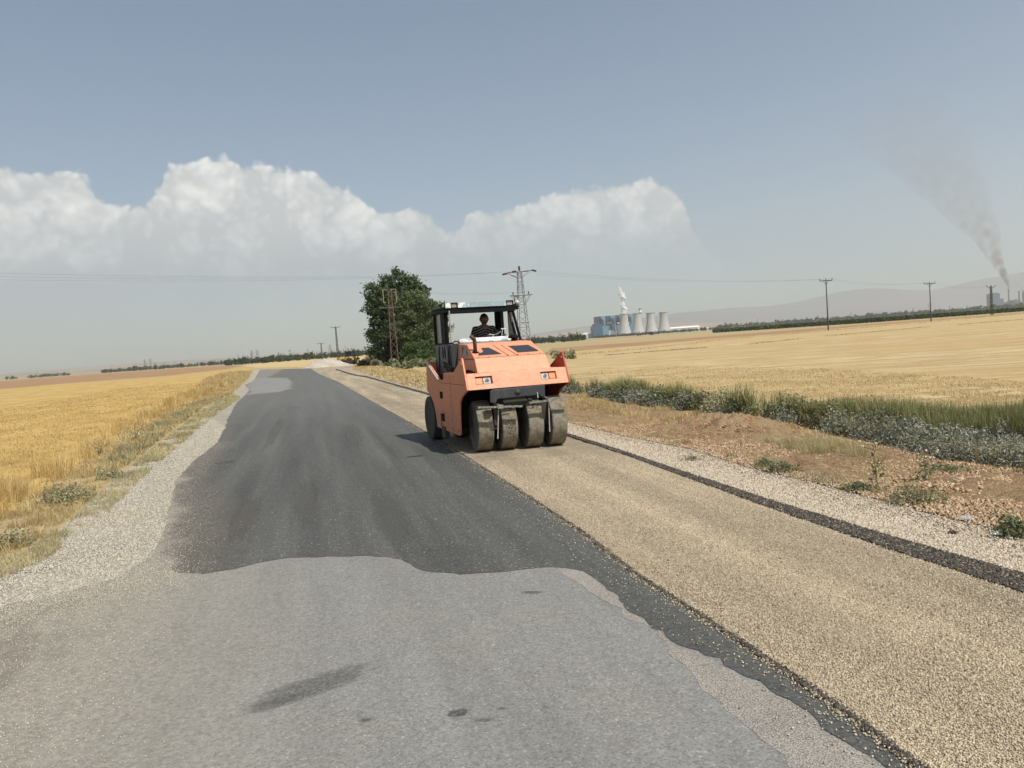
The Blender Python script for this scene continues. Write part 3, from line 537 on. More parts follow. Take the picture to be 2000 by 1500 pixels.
brush('dark_ditch_brush', VEG_T[1:8] + [tuple(.2 * np.array(a) + .8 * np.array(b)) for a, b in zip(VEG_T, VEG_N[::-1])][1:8][::-1], 120, (.22, .42), 420, .032, DGRN, 'dark green brush standing in the ditch', 'brush', 60, -.25, 1.1)
brush('sage_brush', VEG_M + VEG_N, 330, (.18, .40), 620, .026, SAGE, 'silvery grey brush along the front of the ditch', 'brush', 60, -.95)
brush('pale_ditch_brush', [G(*p) for p in [(1330, 800), (1420, 812), (1420, 795), (1330, 786)]], 8, (.3, .45), 520, .03, GREY, 'pale dried brush at the bend of the ditch', 'brush', 60, -9, 1.0)
grass('verge_dry_grass', [G(*p) for p in [(1105, 764), (1200, 785), (1330, 803), (1450, 815), (1650, 868), (1750, 885), (1640, 905), (1500, 870), (1300, 830), (1110, 800)]], 9000, (.05, .22), .007, DRY, 'short dry grass on the soil in front of the ditch', 'grass', 60, .8, .7, .55)
grass('verge_tuft_grass', [G(*p) for p in [(1480, 850), (1560, 862), (1690, 880), (1700, 900), (1620, 905), (1500, 880)]], 3600, (.06, .24), .005, PALE, 'pale green grass tuft patch beside the ditch', 'grass', 30, .3, .7, .5)
grass('soil_dry_grass', [G(*p) for p in RG_OUT[4:] + VEG_B[:-3]], 15000, (.03, .16), .005, DRY, 'tufts of dry yellow grass over the bare verge', 'grass', 30, 1.0, 1.0, .60)
grass('soil_green_sprigs', [G(*p) for p in RG_OUT[4:] + VEG_B[:-3]], 3500, (.03, .10), .009, GREY, 'small green sprigs scattered over the bare verge', 'weeds', 30, 1.0, 1.0, .72)
grass('gravel_edge_grass', [G(*p) for p in [(-60, 1120), (60, 1075), (150, 1010), (240, 925), (330, 852), (400, 798), (455, 770), (470, 778), (420, 812), (352, 870), (268, 945), (180, 1035), (80, 1100), (-60, 1160)]], 26000, (.03, .14), .006, PALE, 'short dry grass creeping into the left gravel', 'grass', 80, 1.0, 1.0, .42)
grass('soil_edge_grass', [G(*p) for p in RG_OUT[5:] + [(2600, 1180), (2000, 1025), (1865, 990), (1730, 962), (1600, 930), (1460, 900), (1347, 868), (1212, 842)]], 5000, (.04, .16), .007, GREY, 'sparse weeds where the white gravel meets the soil', 'weeds', 30, 1.0, .8, .68)
grass('stubble_stalks', [VEG_T[0]] + VEG_T[1:] + [G(2500, 760), G(2000, 745), G(1600, 720), G(1100, 712)], 60000, (.03, .08), .007, STRAW, 'pale cut straw stalks in the right field', 'stubble', 45, 2.6, .8, .20)
# thin weed lines across the right field
def line_pts(px, n, sig):
    W = np.array([G(*p) for p in px]); i = rng.integers(0, len(W) - 1, n); t = rng.uniform(size=n)[:, None]; return W[i] + (W[i + 1] - W[i]) * t + rng.normal(0, sig, (n, 2))
for k_, (px_, lab) in enumerate([([(1075, 697), (1250, 683), (1400, 665), (1560, 651), (1700, 639), (1850, 626), (2000, 613)], 'dry weed line along the farther field boundary'), ([(1110, 700), (1300, 685), (1450, 674), (1600, 658), (1800, 640), (2000, 624)], 'thin dark weed line across the right field')]):
    P = line_pts(px_, 3600 if k_ == 0 else 2000, .7 if k_ == 0 else .25); q = vnoise(P[:, 0], P[:, 1], .12, 40 + k_); P = P[q > (-.5 if k_ == 0 else -.1)]
    tag(blades('weed_line', P, rng.uniform(.08, .36 - .18 * k_, len(P)), .04 * np.maximum(1, dist(P) / 120), STRAW if k_ == 0 else DRYB, .6), lab, 'weeds', None, 'stuff')
# individual plants
def clump_plant(name, px, py, r, hz, n, leaf, mat, label, cat, group=None, base=None):
    x, y = base or G(px, py); root = empty(name, (x, y, .02)); tag(root, label, cat, group)
    m_ = MB()
    for k_ in range(9):
        a = 2 * PI * k_ / 9 + random.random(); q = r * random.uniform(.3, .9); m_.tube([(0, 0, 0), (math.cos(a) * q * .4, math.sin(a) * q * .4, hz * .5), (math.cos(a) * q, math.sin(a) * q, hz * random.uniform(.6, 1))], [.006, .004, .002], 5)
    m_.build('stem', STEMM, root)
    d = rng.normal(size=(n, 3)); d /= np.linalg.norm(d, axis=1)[:, None]; d *= (rng.uniform(.2, 1.1, n) ** .5)[:, None]; d[:, 2] = np.abs(d[:, 2]); sc = np.array([r, r, hz])
    V, Fc = leaves(d * sc * (1 + .35 * vnoise(d[:, 0] * 2 + 5, d[:, 1] * 2 + 5, 1.5, 51))[:, None], rng.uniform(.5, 1.4, n) * leaf); npmesh('foliage', V, Fc, mat, root); return root
STEMM = plain('stem_wood', (.16, .13, .07), .9)
g3 = 'weed clumps on the right verge'
clump_plant('weed_clump', 1985, 1052, .16, .17, 600, .032, DGRN, 'green weed clump at the right frame edge beside white litter', 'weed', g3)
clump_plant('weed_clump', 1790, 985, .30, .17, 1000, .026, GREY, 'wide grey green weed clump below the shorter thistle', 'weed', g3)
clump_plant('weed_clump', 1530, 925, .24, .14, 700, .028, DGRN, 'dark green weed clump at the edge of the white gravel', 'weed', g3)
clump_plant('weed_clump', 1497, 915, .16, .12, 400, .026, DGRN, 'small dark weed clump left of the larger one by the gravel', 'weed', g3)
clump_plant('weed_clump', 1680, 962, .20, .09, 420, .026, DGRN, 'low weed clump on the gravel edge below the tall thistle', 'weed', g3)
clump_plant('weed_clump', 1352, 901, .14, .07, 240, .022, GREY, 'lone small dry weed growing in the white gravel', 'weed', g3)
clump_plant('weed_clump', 1462, 853, .28, .12, 500, .028, DGRN, 'flat green weed clump on the slope of the soil heap', 'weed', g3)
clump_plant('weed_clump', 1850, 925, .28, .10, 500, .026, DGRN, 'low green weed clump just in front of the grey brush', 'weed', g3)
g4 = 'weed clumps on the left verge'
clump_plant('weed_clump', 130, 985, .38, .30, 1500, .030, GREY, 'large grey green weed clump between left field and gravel', 'weed', g4)
clump_plant('weed_clump', 22, 1068, .26, .20, 800, .028, GREY, 'grey green weed clump at the left frame edge', 'weed', g4)
clump_plant('weed_clump', 215, 935, .26, .18, 700, .030, GREY, 'smaller weed clump up the verge from the large one', 'weed', g4)
clump_plant('weed_clump', 262, 815, .5, .55, 700, .035, PALE, 'tall tan dried weed standing at the edge of the golden field', 'weed', g4, G(262, 862))
clump_plant('weed_clump', 195, 880, .35, .45, 500, .03, DRY, 'brown dried weed beside the golden field edge nearer the camera', 'weed', g4, G(195, 892))
THM = plain('thistle_head', (.55, .46, .30), .9)
def thistle(px, py, h, label):
    x, y = G(px, py); root = empty('thistle', (x, y, .02)); tag(root, label, 'thistle', 'dried thistles on the right verge'); m_ = MB(); tips = []
    main = [(0, 0, 0), (.01, .01, h * .35), (-.01, .0, h * .7), (.02, 0, h * .92)]; m_.tube(main, [.007, .006, .004, .003], 6)
    for k_ in range(11):
        z = h * random.uniform(.35, .9); a = random.uniform(0, 2 * PI); q = random.uniform(.08, .2); t = (math.cos(a) * q, math.sin(a) * q, z + random.uniform(.05, .16) * (1.15 - z / h)); m_.tube([(0, 0, z), (t[0] * .5, t[1] * .5, z + (t[2] - z) * .35), t], [.004, .003, .002], 5); tips.append(t)
    m_.build('stem', STEMM, root); V0, F0 = ico(1)
    tips.append((.02, 0, h * .93))
    for t in tips:
        s_ = random.uniform(.010, .018); Hd = MB(); Hd.add([(t[0] + v[0] * s_, t[1] + v[1] * s_, t[2] + v[2] * s_) for v in V0 * rng.uniform(.7, 1.3, (12, 1))], [tuple(f) for f in F0]); Hd.build('flower_head', THM, root)
    P = rng.normal(0, 1, (90, 3)) * (.05, .05, h * .22) + (0, 0, h * .4); V, Fc = leaves(P, rng.uniform(.02, .045, 90)); npmesh('leaves', V, Fc, DGRN, root)
thistle(1712, 965, .60, 'tall dried thistle with pale heads standing on reddish soil')
thistle(1808, 948, .42, 'shorter dried thistle with pale heads right of the tall one')
m_ = MB(); m_.tube([(0, 0, 0), (.01, 0, .2), (-.005, 0, .30)], [.006, .006, .005], 6); o = m_.build('stick', plain('bleached_wood', (.62, .54, .38), .8)); x, y = G(1595, 872); o.location = (x, y, .02); tag(o, 'thin bleached stick upright in the dry grass beside the ditch', 'stick')
# litter
def crumple(name, px, py, s, mat, label, cat, flat=.45):
    bm = bmesh.new(); bmesh.ops.create_icosphere(bm, subdivisions=3, radius=1)
    for v in bm.verts:
        k_ = 1 + .35 * math.sin(v.co.x * 7 + v.co.y * 3) * math.cos(v.co.z * 6 + v.co.x * 4) + random.uniform(-.12, .12); v.co = Vector((v.co.x * k_ * s[0], v.co.y * k_ * s[1], max(-.1, v.co.z) * k_ * s[2]))
    me = bpy.data.meshes.new(name); bm.to_mesh(me); bm.free(); me.materials.append(mat); o = bpy.data.objects.new(name, me); C.objects.link(o); x, y = G(px, py); o.location = (x, y, .03); tag(o, label, cat)
crumple('plastic_bag', 1950, 1050, (.045, .035, .04), plain('white_plastic', (.78, .78, .76), .4, .5), 'crumpled white plastic litter beside the green weed clump', 'litter')
crumple('plastic_sheet', 1887, 1018, (.09, .06, .018), plain('blue_plastic', (.33, .37, .40), .35, .5), 'flattened bluish plastic sheet lying at the gravel edge', 'litter')
crumple('dark_rag', 1862, 1046, (.04, .03, .014), plain('dark_rag', (.05, .035, .03), .9), 'small dark rag lying on the white gravel', 'litter')

# ------------------------------------------------------------------ trees by the rusty pylon
BARK = plain('bark', (.10, .085, .065), .95, .1, var=.3)
def crown_leaves(blobs, n, leaf, D, cl=.75):
    tot = sum(b[2] * b[3] for b in blobs); A = []
    for (px, py, rx, rz) in blobs:
        c = pt(px, py, D); k = D / 1500; rx_, rz_ = rx * k, rz * k; nb = int(n * rx * rz / tot); nc = max(6, int(nb / 85))
        d = rng.normal(size=(nc, 3)); d /= np.linalg.norm(d, axis=1)[:, None]; d *= (rng.uniform(.10, 1.25, nc) ** .5)[:, None]; d[:, 2] += .12 * rng.normal(size=nc)
        cc = c + d * (rx_, rx_ * .9, rz_); i = rng.integers(0, nc, nb); sg = cl * rng.uniform(.35, .75, nc)[i]; q = rng.normal(size=(nb, 3)) * sg[:, None] * (.62, .62, .5); A.append(cc[i] + q)
    A = np.concatenate(A); A = A[A[:, 2] > .15]; return leaves(A, rng.uniform(.6, 1.35, len(A)) * leaf)
def tree(name, label, px, D, top, blobs, n, leaf, mat, group=None, trunk=.28, cl=.75):
    x, y, _ = at(px, D); root = empty(name, (x, y, 0)); tag(root, label, name.replace('_', ' ').split()[-1] if 'bush' in name else 'tree', group)
    V, Fc = crown_leaves(blobs, n, leaf, D, cl); V = V - np.array([x, y, 0]); npmesh('crown', V, Fc, mat, root)
    m_ = MB(); cs = [pt(b[0], b[1], D) - np.array([x, y, 0]) for b in blobs]; tp = max(c_[2] for c_ in cs)
    m_.tube([(0, 0, -.1), (.1, 0, tp * .3), (-.1, .1, tp * .6), (0, 0, tp * .95)], [trunk, trunk * .8, trunk * .5, trunk * .15], 9)
    for c_ in cs:
        z0 = max(.2, min(c_[2] * .55, tp * .6)); m_.tube([(0, 0, z0), (c_[0] * .45, c_[1] * .45, z0 + (c_[2] - z0) * .6), tuple(c_)], [trunk * .5, trunk * .3, trunk * .08], 7)
    m_.build('trunk', BARK, root); return root
POP = leafmat('poplar_leaf', [(.022, .038, .018), (.045, .07, .03), (.075, .11, .045), (.12, .16, .07)], .55, .5, .15)
WIL = leafmat('willow_leaf', [(.055, .078, .032), (.085, .115, .048), (.12, .155, .066), (.16, .19, .09)], .6, .5, .22)
BSH = leafmat('bush_leaf', [(.045, .085, .025), (.07, .12, .036), (.10, .155, .05)], .6, .5, .25)
tg = 'trees behind the rusty pylon'
tree('poplar_tree', 'tallest dark green poplar with domed crown behind the rusty pylon', 778, 124, 530, [(773, 546, 24, 15), (787, 562, 32, 18), (760, 570, 22, 22), (811, 557, 9, 17), (812, 575, 18, 18), (770, 600, 34, 28), (790, 632, 32, 32), (770, 668, 34, 28), (765, 690, 30, 16), (795, 672, 26, 26)], 26000, .30, POP, tg, .4, 1.0)
tree('poplar_tree', 'dark poplar with spreading left crown over the tree shadow', 748, 119, 555, [(727, 572, 11, 17), (724, 592, 13, 17), (744, 583, 18, 22), (733, 612, 16, 14), (745, 632, 20, 22), (737, 656, 17, 15), (750, 676, 26, 20), (734, 684, 13, 9), (768, 655, 28, 30), (742, 690, 22, 12), (757, 600, 22, 30)], 21000, .28, POP, tg, .32, .95)
tree('willow_tree', 'broad lighter green willow to the right of the rusty pylon', 820, 114, 570, [(806, 588, 25, 18), (818, 608, 32, 22), (812, 634, 36, 26), (838, 640, 22, 28), (841, 605, 9, 18), (840, 670, 22, 22), (805, 660, 28, 20), (845, 692, 14, 14)], 22000, .24, WIL, tg, .3, .9)
tree('round_bush', 'bright green round bush at the foot of the willow', 815, 109, 665, [(815, 690, 30, 17), (800, 696, 18, 14), (832, 694, 16, 15), (812, 678, 20, 12)], 5200, .20, BSH, tg, .12, .6)
tree('slim_poplar', 'slim pointed poplar left of its twin above the willow', 829, 132, 560, [(829, 566, 3.5, 9), (829, 582, 5, 10), (830, 600, 6, 14), (830, 630, 7, 20)], 1500, .26, POP, 'slim poplars above the willow', .15, .5)
tree('slim_poplar', 'slim poplar right of its twin nearer the roller cab', 838, 132, 560, [(837, 570, 4, 10), (838, 586, 5.5, 12), (839, 605, 7, 16), (840, 635, 8, 20)], 1700, .26, POP, 'slim poplars above the willow', .15, .5)
tree('far_tree', 'round green tree seen through the left side of the cab', 862, 128, 583, [(855, 594, 10, 9), (868, 604, 11, 14), (860, 620, 15, 18), (872, 640, 9, 14), (858, 660, 18, 20)], 4200, .25, WIL, tg, .2)
def at_z(px, py, D): return pt(px, py, D)
brush('undergrowth', [G(*p) for p in [(700, 716), (745, 716), (850, 726), (870, 716), (860, 708), (760, 704), (715, 707)]], 60, (.3, .7), 160, .10, DGRN, 'dark undergrowth around the foot of the trees', 'undergrowth', 200, -.6)
grass('tree_grass', [G(*p) for p in [(690, 722), (760, 745), (835, 765), (835, 728), (745, 716), (690, 714)]], 14000, (.05, .22), .014, STRAW, 'dry grass in front of the trees', 'grass', 200, .3, .7, .30)
# clumps of grey brush right of the roller, beyond the ditch
brush('far_field_brush', [G(*p) for p in [(1085, 700), (1130, 702), (1125, 692), (1085, 692)]] , 9, (.3, .6), 120, .07, GREY, 'pale brush in the field right behind the roller', 'brush', 300, -9)

# ------------------------------------------------------------------ pylons, poles, wires
STEEL = plain('galvanised_steel', (.25, .26, .27), .6, .5, .3); RUST = plain('rusty_steel', (.16, .11, .085), .85, .3, 0, .35, 3); DARKI = plain('dark_insulator', (.03, .022, .02), .35, .5)
CONC = plain('dark_pole', (.055, .053, .05), .85)
def lattice(m, h, w0, w1, n, r=.04, z0=0.0):
    def c(z, i): k = (z - z0) / (h - z0); hw = (w0 + (w1 - w0) * k) / 2; return ((-1, 1, 1, -1)[i] * hw, (-1, -1, 1, 1)[i] * hw, z)
    for i in range(4): m.bar(c(z0, i), c(h, i), r * 1.6)
    zs = [z0]; st = [(w0 + (w1 - w0) * (j / n)) for j in range(n)]; tot = sum(st)
    for j in range(n): zs.append(zs[-1] + (h - z0) * st[j] / tot)
    for j in range(n):
        for i in range(4):
            a, b = (i, (i + 1) % 4) if j % 2 else ((i + 1) % 4, i); m.bar(c(zs[j], a), c(zs[j + 1], b), r)
            if j % 4 == 0 and j: m.bar(c(zs[j], i), c(zs[j], (i + 1) % 4), r)
def insul(root, p, d=(0, 0, 1), ln=.38, r=.085):
    m_ = MB(); d = Vector(d).normalized(); p = Vector(p); pr = []; rs = []
    for k_ in range(7): pr.append(p + d * ln * k_ / 6); rs.append(r if k_ % 2 else r * .55)
    m_.tube(pr, rs, 8); return m_.build('insulator', DARKI, root)
D1 = 130.0; x, y, _ = at(1024, D1); p1 = empty('lattice_pylon', (x, y, 0), .25); tag(p1, 'grey steel lattice pylon standing behind the roller cab', 'pylon'); PYL1 = (x, y)
m_ = MB(); lattice(m_, 14.0, 2.0, .62, 17, .055); m_.build('lattice_tower', STEEL, p1)
m_ = MB()
for s_ in (-1, 1):
    m_.bar((s_ * 2.15, 0, 14.15 if s_ > 0 else 13.75), (s_ * .3, -.3, 13.9), .09); m_.bar((s_ * 2.15, 0, 14.15 if s_ > 0 else 13.75), (s_ * .3, .3, 13.9), .09); m_.bar((s_ * 2.15, 0, 14.15 if s_ > 0 else 13.75), (s_ * .35, -.3, 12.9), .07); m_.bar((s_ * 2.15, 0, 14.15 if s_ > 0 else 13.75), (s_ * .35, .3, 12.9), .07)
m_.bar((-2.1, -.1, 13.9), (2.1, -.1, 14.05), .1); m_.build('crossarm', STEEL, p1)
insul(p1, (0, 0, 14.1), (0, 0, 1), .75, .22); insul(p1, (-2.15, 0, 13.7), (-1, 0, -.15), .85, .19); insul(p1, (2.15, 0, 14.1), (1, 0, -.25), .85, .19); insul(p1, (-1.3, -.2, 13.95), (1, 0, .08), .7, .17); insul(p1, (-1.4, .1, 13.35), (1, 0, -.25), .7, .12); insul(p1, (.7, -.2, 13.9), (1, 0, .1), .8, .12)
m_ = MB(); m_.bar((-1.9, -.5, 10.0), (1.9, -.5, 10.0), .12); m_.bar((-1.9, .5, 10.0), (1.9, .5, 10.0), .12); m_.box(-.7, .7, -.7, .7, 9.93, 10.0)
for s_ in (-1, 1):
    for q in (-.5, .5): m_.bar((s_ * 1.7, q, 10), (s_ * .62, q, 8.5), .06)
m_.build('platform', STEEL, p1); insul(p1, (-1.35, 0, 10.05), (0, 0, 1), .5, .14); insul(p1, (1.35, 0, 10.05), (0, 0, 1), .5, .14); insul(p1, (-1.3, 0, 9.75), (1, 0, 0), .6, .1)
m_ = MB(); m_.bar((-.85, -.85, 5.4), (.9, -.85, 5.4), .14); m_.build('sign_bar', STEEL, p1)
D2 = 111.0; x, y, _ = at(770, D2); p2 = empty('rusty_pylon', (x, y, 0), .2); tag(p2, 'rusty brown lattice pylon standing in front of the trees', 'pylon'); PYL2 = (x, y)
m_ = MB(); lattice(m_, 10.9, 1.05, .45, 12, .038); m_.bar((-.24, -.23, 10.8), (-.24, -.23, 11.6), .06); m_.build('lattice_tower', RUST, p2)
m_ = MB(); m_.bar((-1.6, 0, 8.35), (1.6, 0, 8.35), .08); m_.bar((-1.6, .3, 8.35), (1.6, .3, 8.35), .05); m_.build('crossarm', RUST, p2)
m_ = MB()
for s_ in (-.95, .9): m_.bar((s_, 0, 9.1), (s_, 0, 11.0), .07); m_.bar((s_, 0, 10.95), (s_ * .2, 0, 10.95), .05)
m_.bar((-.95, 0, 9.1), (-.6, 0, 9.1), .05); m_.build('bracket', plain('grey_rust', (.30, .25, .21), .8), p2)
def pole(px, D, h, span, label, lat=False, rz=0.0, curved=False):
    x, y, _ = at(px, D); o = empty('power_pole', (x, y, 0), rz); tag(o, label, 'power pole', 'power poles across the fields'); m_ = MB()
    if lat: lattice(m_, h, .75, .34, 16, .075)
    else: m_.tube([(0, 0, 0), (0, 0, h)], [.15, .095], 10)
    m_.build('shaft', CONC, o); m_ = MB(); hs = span / 2
    if curved:
        for s_ in (-1, 1): m_.tube([(0, 0, h - .75), (s_ * hs * .6, 0, h - .6), (s_ * hs, 0, h)], .09, 6)
    else:
        m_.bar((-hs, 0, h - .12), (hs, 0, h - .12), .13)
        for s_ in (-1, 1): m_.bar((s_ * hs * .45, 0, h - .15), (0, 0, h - .95), .06)
    m_.build('crossarm', CONC, o)
    for s_ in (-1, 0, 1): insul(o, (s_ * hs, 0, h - .05), (0, 0, 1), .42, .09)
    return (x, y, h)
A1 = pole(1617, 162, 10.6, 2.75, 'tall single post power pole in the right field nearest the camera', rz=.12)
A2 = pole(1818, 194, 9.7, 2.9, 'second single post power pole farther along the right field', rz=.1)
A3 = pole(1937, 272, 10.3, 3.3, 'lattice pole with curved arms beside the distant grey plant', True, .1, True)
B1 = pole(660, 330, 14.3, 4.0, 'taller lattice power pole behind the gravel heap', True)
B2 = pole(629, 470, 10.3, 4.6, 'shorter lattice power pole left of the taller one', True)
WIRE = plain('wire', (.10, .10, .10), .6)
def wire(a, b, sag, r, label, name='power_wire'):
    a, b = Vector(a), Vector(b); pts = [a.lerp(b, t / 24) - Vector((0, 0, 4 * sag * (t / 24) * (1 - t / 24))) for t in range(25)]
    m_ = MB(); m_.tube([p - a for p in pts], r, 5); o = m_.build(name, WIRE); o.location = a; tag(o, label, 'power line', 'power lines')
def off(P, dx, z): return (P[0] + dx, P[1] + .2 * dx, z)
for k_, dx in enumerate((-2.2, 0, 2.2)):
    nm = ('left', 'middle', 'right')[k_]
    wire(off(PYL1, dx, 14.0), (-95 + dx, 12 - dx * 1.5, 14.0), 2.6, .007, f'{nm} wire running from the grey pylon out of frame on the left')
    wire(off(PYL1, dx, 14.0), off(A1, dx * .6, 10.8), 1.0, .007, f'{nm} wire from the grey pylon to the nearest field pole')
    wire(off(A1, dx * .6, 10.8), off(A2, dx * .6, 9.9), .8, .006, f'{nm} wire between the two single post poles')
    wire(off(A2, dx * .6, 9.9), off(A3, dx * .6, 10.4), 1.0, .006, f'{nm} wire from the second field pole to the lattice pole')
for k_, dx in enumerate((-1.4, 1.4)): wire(off(PYL1, dx, 10.5), off(PYL2, dx * .6, 10.9), .5, .007, ('left', 'right')[k_] + ' low wire from the grey pylon platform to the rusty pylon')

# ------------------------------------------------------------------ gravel heap and backhoe loader
x, y, _ = at(640, 148)
def heap():
    n = 90; X, Y = np.meshgrid(np.linspace(-8.5, 6, n), np.linspace(-3.5, 3.5, n)); xx, yy = X.ravel(), Y.ravel()
    z = np.maximum(0, 1.45 * np.clip(1.25 - np.hypot(xx * .28 - .1, yy * .38), 0, 1) ** 1.0) + np.maximum(0, 1.15 * np.clip(1.1 - np.hypot((xx + 2.9) * .4, yy * .42), 0, 1)) * .65
    z = np.minimum(z, 1.75 - .02 * xx * xx) * (1 + .05 * vnoise(xx, yy, 1.3, 61)) + .05 * vnoise(xx, yy, 3.1, 62) - .08; idx = np.arange(n * n).reshape(n, n)
    Q = np.stack([idx[:-1, :-1], idx[:-1, 1:], idx[1:, 1:], idx[1:, :-1]], -1).reshape(-1, 4)
    m = MT('heap_gravel', .95, .1); a = m.noise(.7, 6, .7); b = m.noise(9, 5, .8); c = m.mix(m.rng(a, .35, .65), (.50, .44, .36), (.36, .32, .27)); c = m.mix(m.rng(b, .4, .7, 0, .35), c, (.25, .21, .16)); m.col(c); m.bump(b, .5, .05)
    return npmesh('gravel_heap', np.column_stack([xx, yy, z]), Q, m.done(), None, True)
o = heap(); o.location = (x, y, 0); tag(o, 'long low heap of pale gravel beside the loader at the bend', 'gravel heap')
YEL = plain('loader_yellow', (.62, .38, .08), .5, .4); BLK = plain('black_paint', (.02, .02, .022), .5, .4); TYRE = plain('tyre_rubber', (.045, .042, .04), .85, .3); RIMY = plain('rim_dusty', (.42, .36, .30), .7)
GLS = MT('cab_glass', .35, .2); GLS.col((.025, .035, .038)); GLSM = GLS.done()
x, y, _ = at(680, 157); ld = empty('backhoe_loader', (x, y, 0), math.radians(158)); tag(ld, 'yellow backhoe loader with dark cab parked by the gravel heap', 'loader')
# local +x = front of the machine
def wheel(root, name, cx, cy_, r, wd):
    m_ = MB(); h = wd / 2; m_.lathe([(r * .55, -h * .8), (r * .92, -h), (r, -h * .7), (r, h * .7), (r * .92, h), (r * .55, h * .8)], 24, 'y', (cx, cy_, r)); t = m_.build(name, TYRE, root, True)
    m_ = MB(); m_.lathe([(.0, -h * .5), (r * .5, -h * .6), (r * .58, -h * .85), (r * .58, h * .85), (r * .5, h * .6), (0, h * .5)], 20, 'y', (cx, cy_, r)); m_.build('rim', RIMY, t, False); return t
for s_ in (-1, 1): wheel(ld, 'rear_wheel', -.75, s_ * .88, .74, .42); wheel(ld, 'front_wheel', 1.35, s_ * .85, .48, .3)
m_ = MB(); m_.box(-1.3, 1.6, -.4, .4, .55, .95); m_.build('chassis', BLK, ld)
m_ = MB(); m_.prism([(.35, .95), (1.95, .95), (1.95, 1.35), (1.75, 1.5), (.35, 1.62)], -.42, .42, 'y'); m_.build('engine_hood', YEL, ld, bevel=.03)
m_ = MB(); m_.box(-1.25, .35, -.62, .62, .9, 1.3)
for s_ in (-1, 1): m_.prism([(-1.45, 1.3), (-.1, 1.3), (-.05, 1.55), (-1.35, 1.6)], s_ * .62, s_ * 1.05, 'y')
m_.build('body', YEL, ld)
m_ = MB()
for a, b in (((-1.15, 1.3), (-1.05, 2.6)), ((-.3, 1.3), (-.3, 2.6)), ((.35, 1.3), (.15, 2.6))):
    for s_ in (-1, 1): m_.bar((a[0], s_ * .6, a[1]), (b[0], s_ * .6, b[1]), .08)
m_.box(-1.2, .3, -.68, .68, 2.6, 2.72); m_.build('cab_frame', BLK, ld)
m_ = MB(); m_.box(-1.08, .2, -.57, .57, 1.75, 2.58); m_.build('cab_glass', GLSM, ld)
m_ = MB()
for s_ in (-1, 1): m_.tube([(.3, s_ * .5, 1.4), (1.3, s_ * .5, 1.25), (2.2, s_ * .5, .55)], .09, 6)
m_.build('loader_arm', YEL, ld); m_ = MB(); m_.prism([(2.2, .75), (2.25, .15), (2.9, .08), (2.95, .14), (2.4, .24), (2.35, .8)], -1.1, 1.1, 'y'); m_.build('front_bucket', BLK, ld)
m_ = MB(); m_.tube([(-1.4, 0, .9), (-1.8, 0, 2.2), (-1.6, 0, 2.5)], .13, 6); m_.tube([(-1.6, 0, 2.5), (-2.3, 0, 1.3)], .1, 6); m_.prism([(-2.5, 1.3), (-2.2, 1.35), (-1.95, .95), (-2.4, .9)], -.3, .3, 'y'); m_.build('backhoe_boom', BLK, ld)
m_ = MB(); m_.tube([(1.2, .2, 1.55), (1.2, .2, 2.05)], .05, 6); m_.build('exhaust', BLK, ld)

# ------------------------------------------------------------------ far trees
def far_trees(name, spots, mat, label, tri=34):
    """spots: x, y, h, rx arrays; leafy crowns of many small faces"""
    x, y, h, r = spots; n = len(x); d = rng.normal(size=(n, tri, 3)); d /= np.linalg.norm(d, axis=2)[..., None]; d *= (rng.uniform(.2, 1, (n, tri)) ** .5)[..., None]
    cc = np.stack([x[:, None] + d[..., 0] * r[:, None], y[:, None] + d[..., 1] * r[:, None], h[:, None] * .52 + d[..., 2] * h[:, None] * .5], -1).reshape(-1, 3)
    V, Fc = leaves(cc, (r[:, None] * rng.uniform(.5, .95, (n, tri))).ravel()); o = npmesh(name, V, Fc, mat); tag(o, label, 'trees', None, 'stuff'); return o
FT = leafmat('far_tree_leaf', [(.022, .038, .026), (.035, .055, .034), (.05, .07, .04)], .8, .02, .05)
def spots(px0, px1, d0, d1, n, h0, h1, slim=.35):
    px = rng.uniform(px0, px1, n); D = rng.uniform(d0, d1, n); g = [at(a, b) for a, b in zip(px, D)]; h = rng.uniform(h0, h1, n); s_ = rng.uniform(size=n) < slim; r = np.where(s_, h * .14, h * .38) * rng.uniform(.8, 1.2, n); h = np.where(s_, h * 1.25, h * .85)
    return np.array([q[0] for q in g]), np.array([q[1] for q in g]), h, r
far_trees('treeline', spots(440, 745, 650, 1500, 650, 4.5, 8.5), FT, 'long belt of dark trees beyond the fields left of the poplars', 30)
far_trees('treeline', spots(200, 500, 1300, 2600, 420, 5, 11), FT, 'thinning belt of trees on the far left horizon', 26)
far_trees('treeline', spots(50, 135, 1900, 2300, 60, 6, 11, .2), FT, 'low dark tree row at the far left of the horizon', 26)
far_trees('treeline', spots(12, 34, 2000, 2200, 9, 8, 12, .2), FT, 'small tree clump at the left end of the horizon', 26)
far_trees('treeline', spots(1030, 1142, 600, 1500, 300, 4, 8, .4), FT, 'belt of trees between the grey pylon and the blue power station', 30)
far_trees('treeline', spots(1160, 1340, 1700, 2350, 260, 5, 9, .15), FT, 'trees along the foot of the cooling towers', 26)
far_trees('treeline', spots(1330, 1420, 1500, 2300, 90, 5, 9, .2), FT, 'trees in front of the white sheds', 26)
far_trees('treeline', spots(1400, 2300, 2000, 3600, 1300, 10, 19, .1), FT, 'hazy wood along the horizon behind the maize field', 22)
x_ = spots(1200, 1300, 900, 1300, 10, 3, 5, 0); far_trees('field_bush', x_, FT, 'a few dark bushes in the field before the cooling towers', 40)
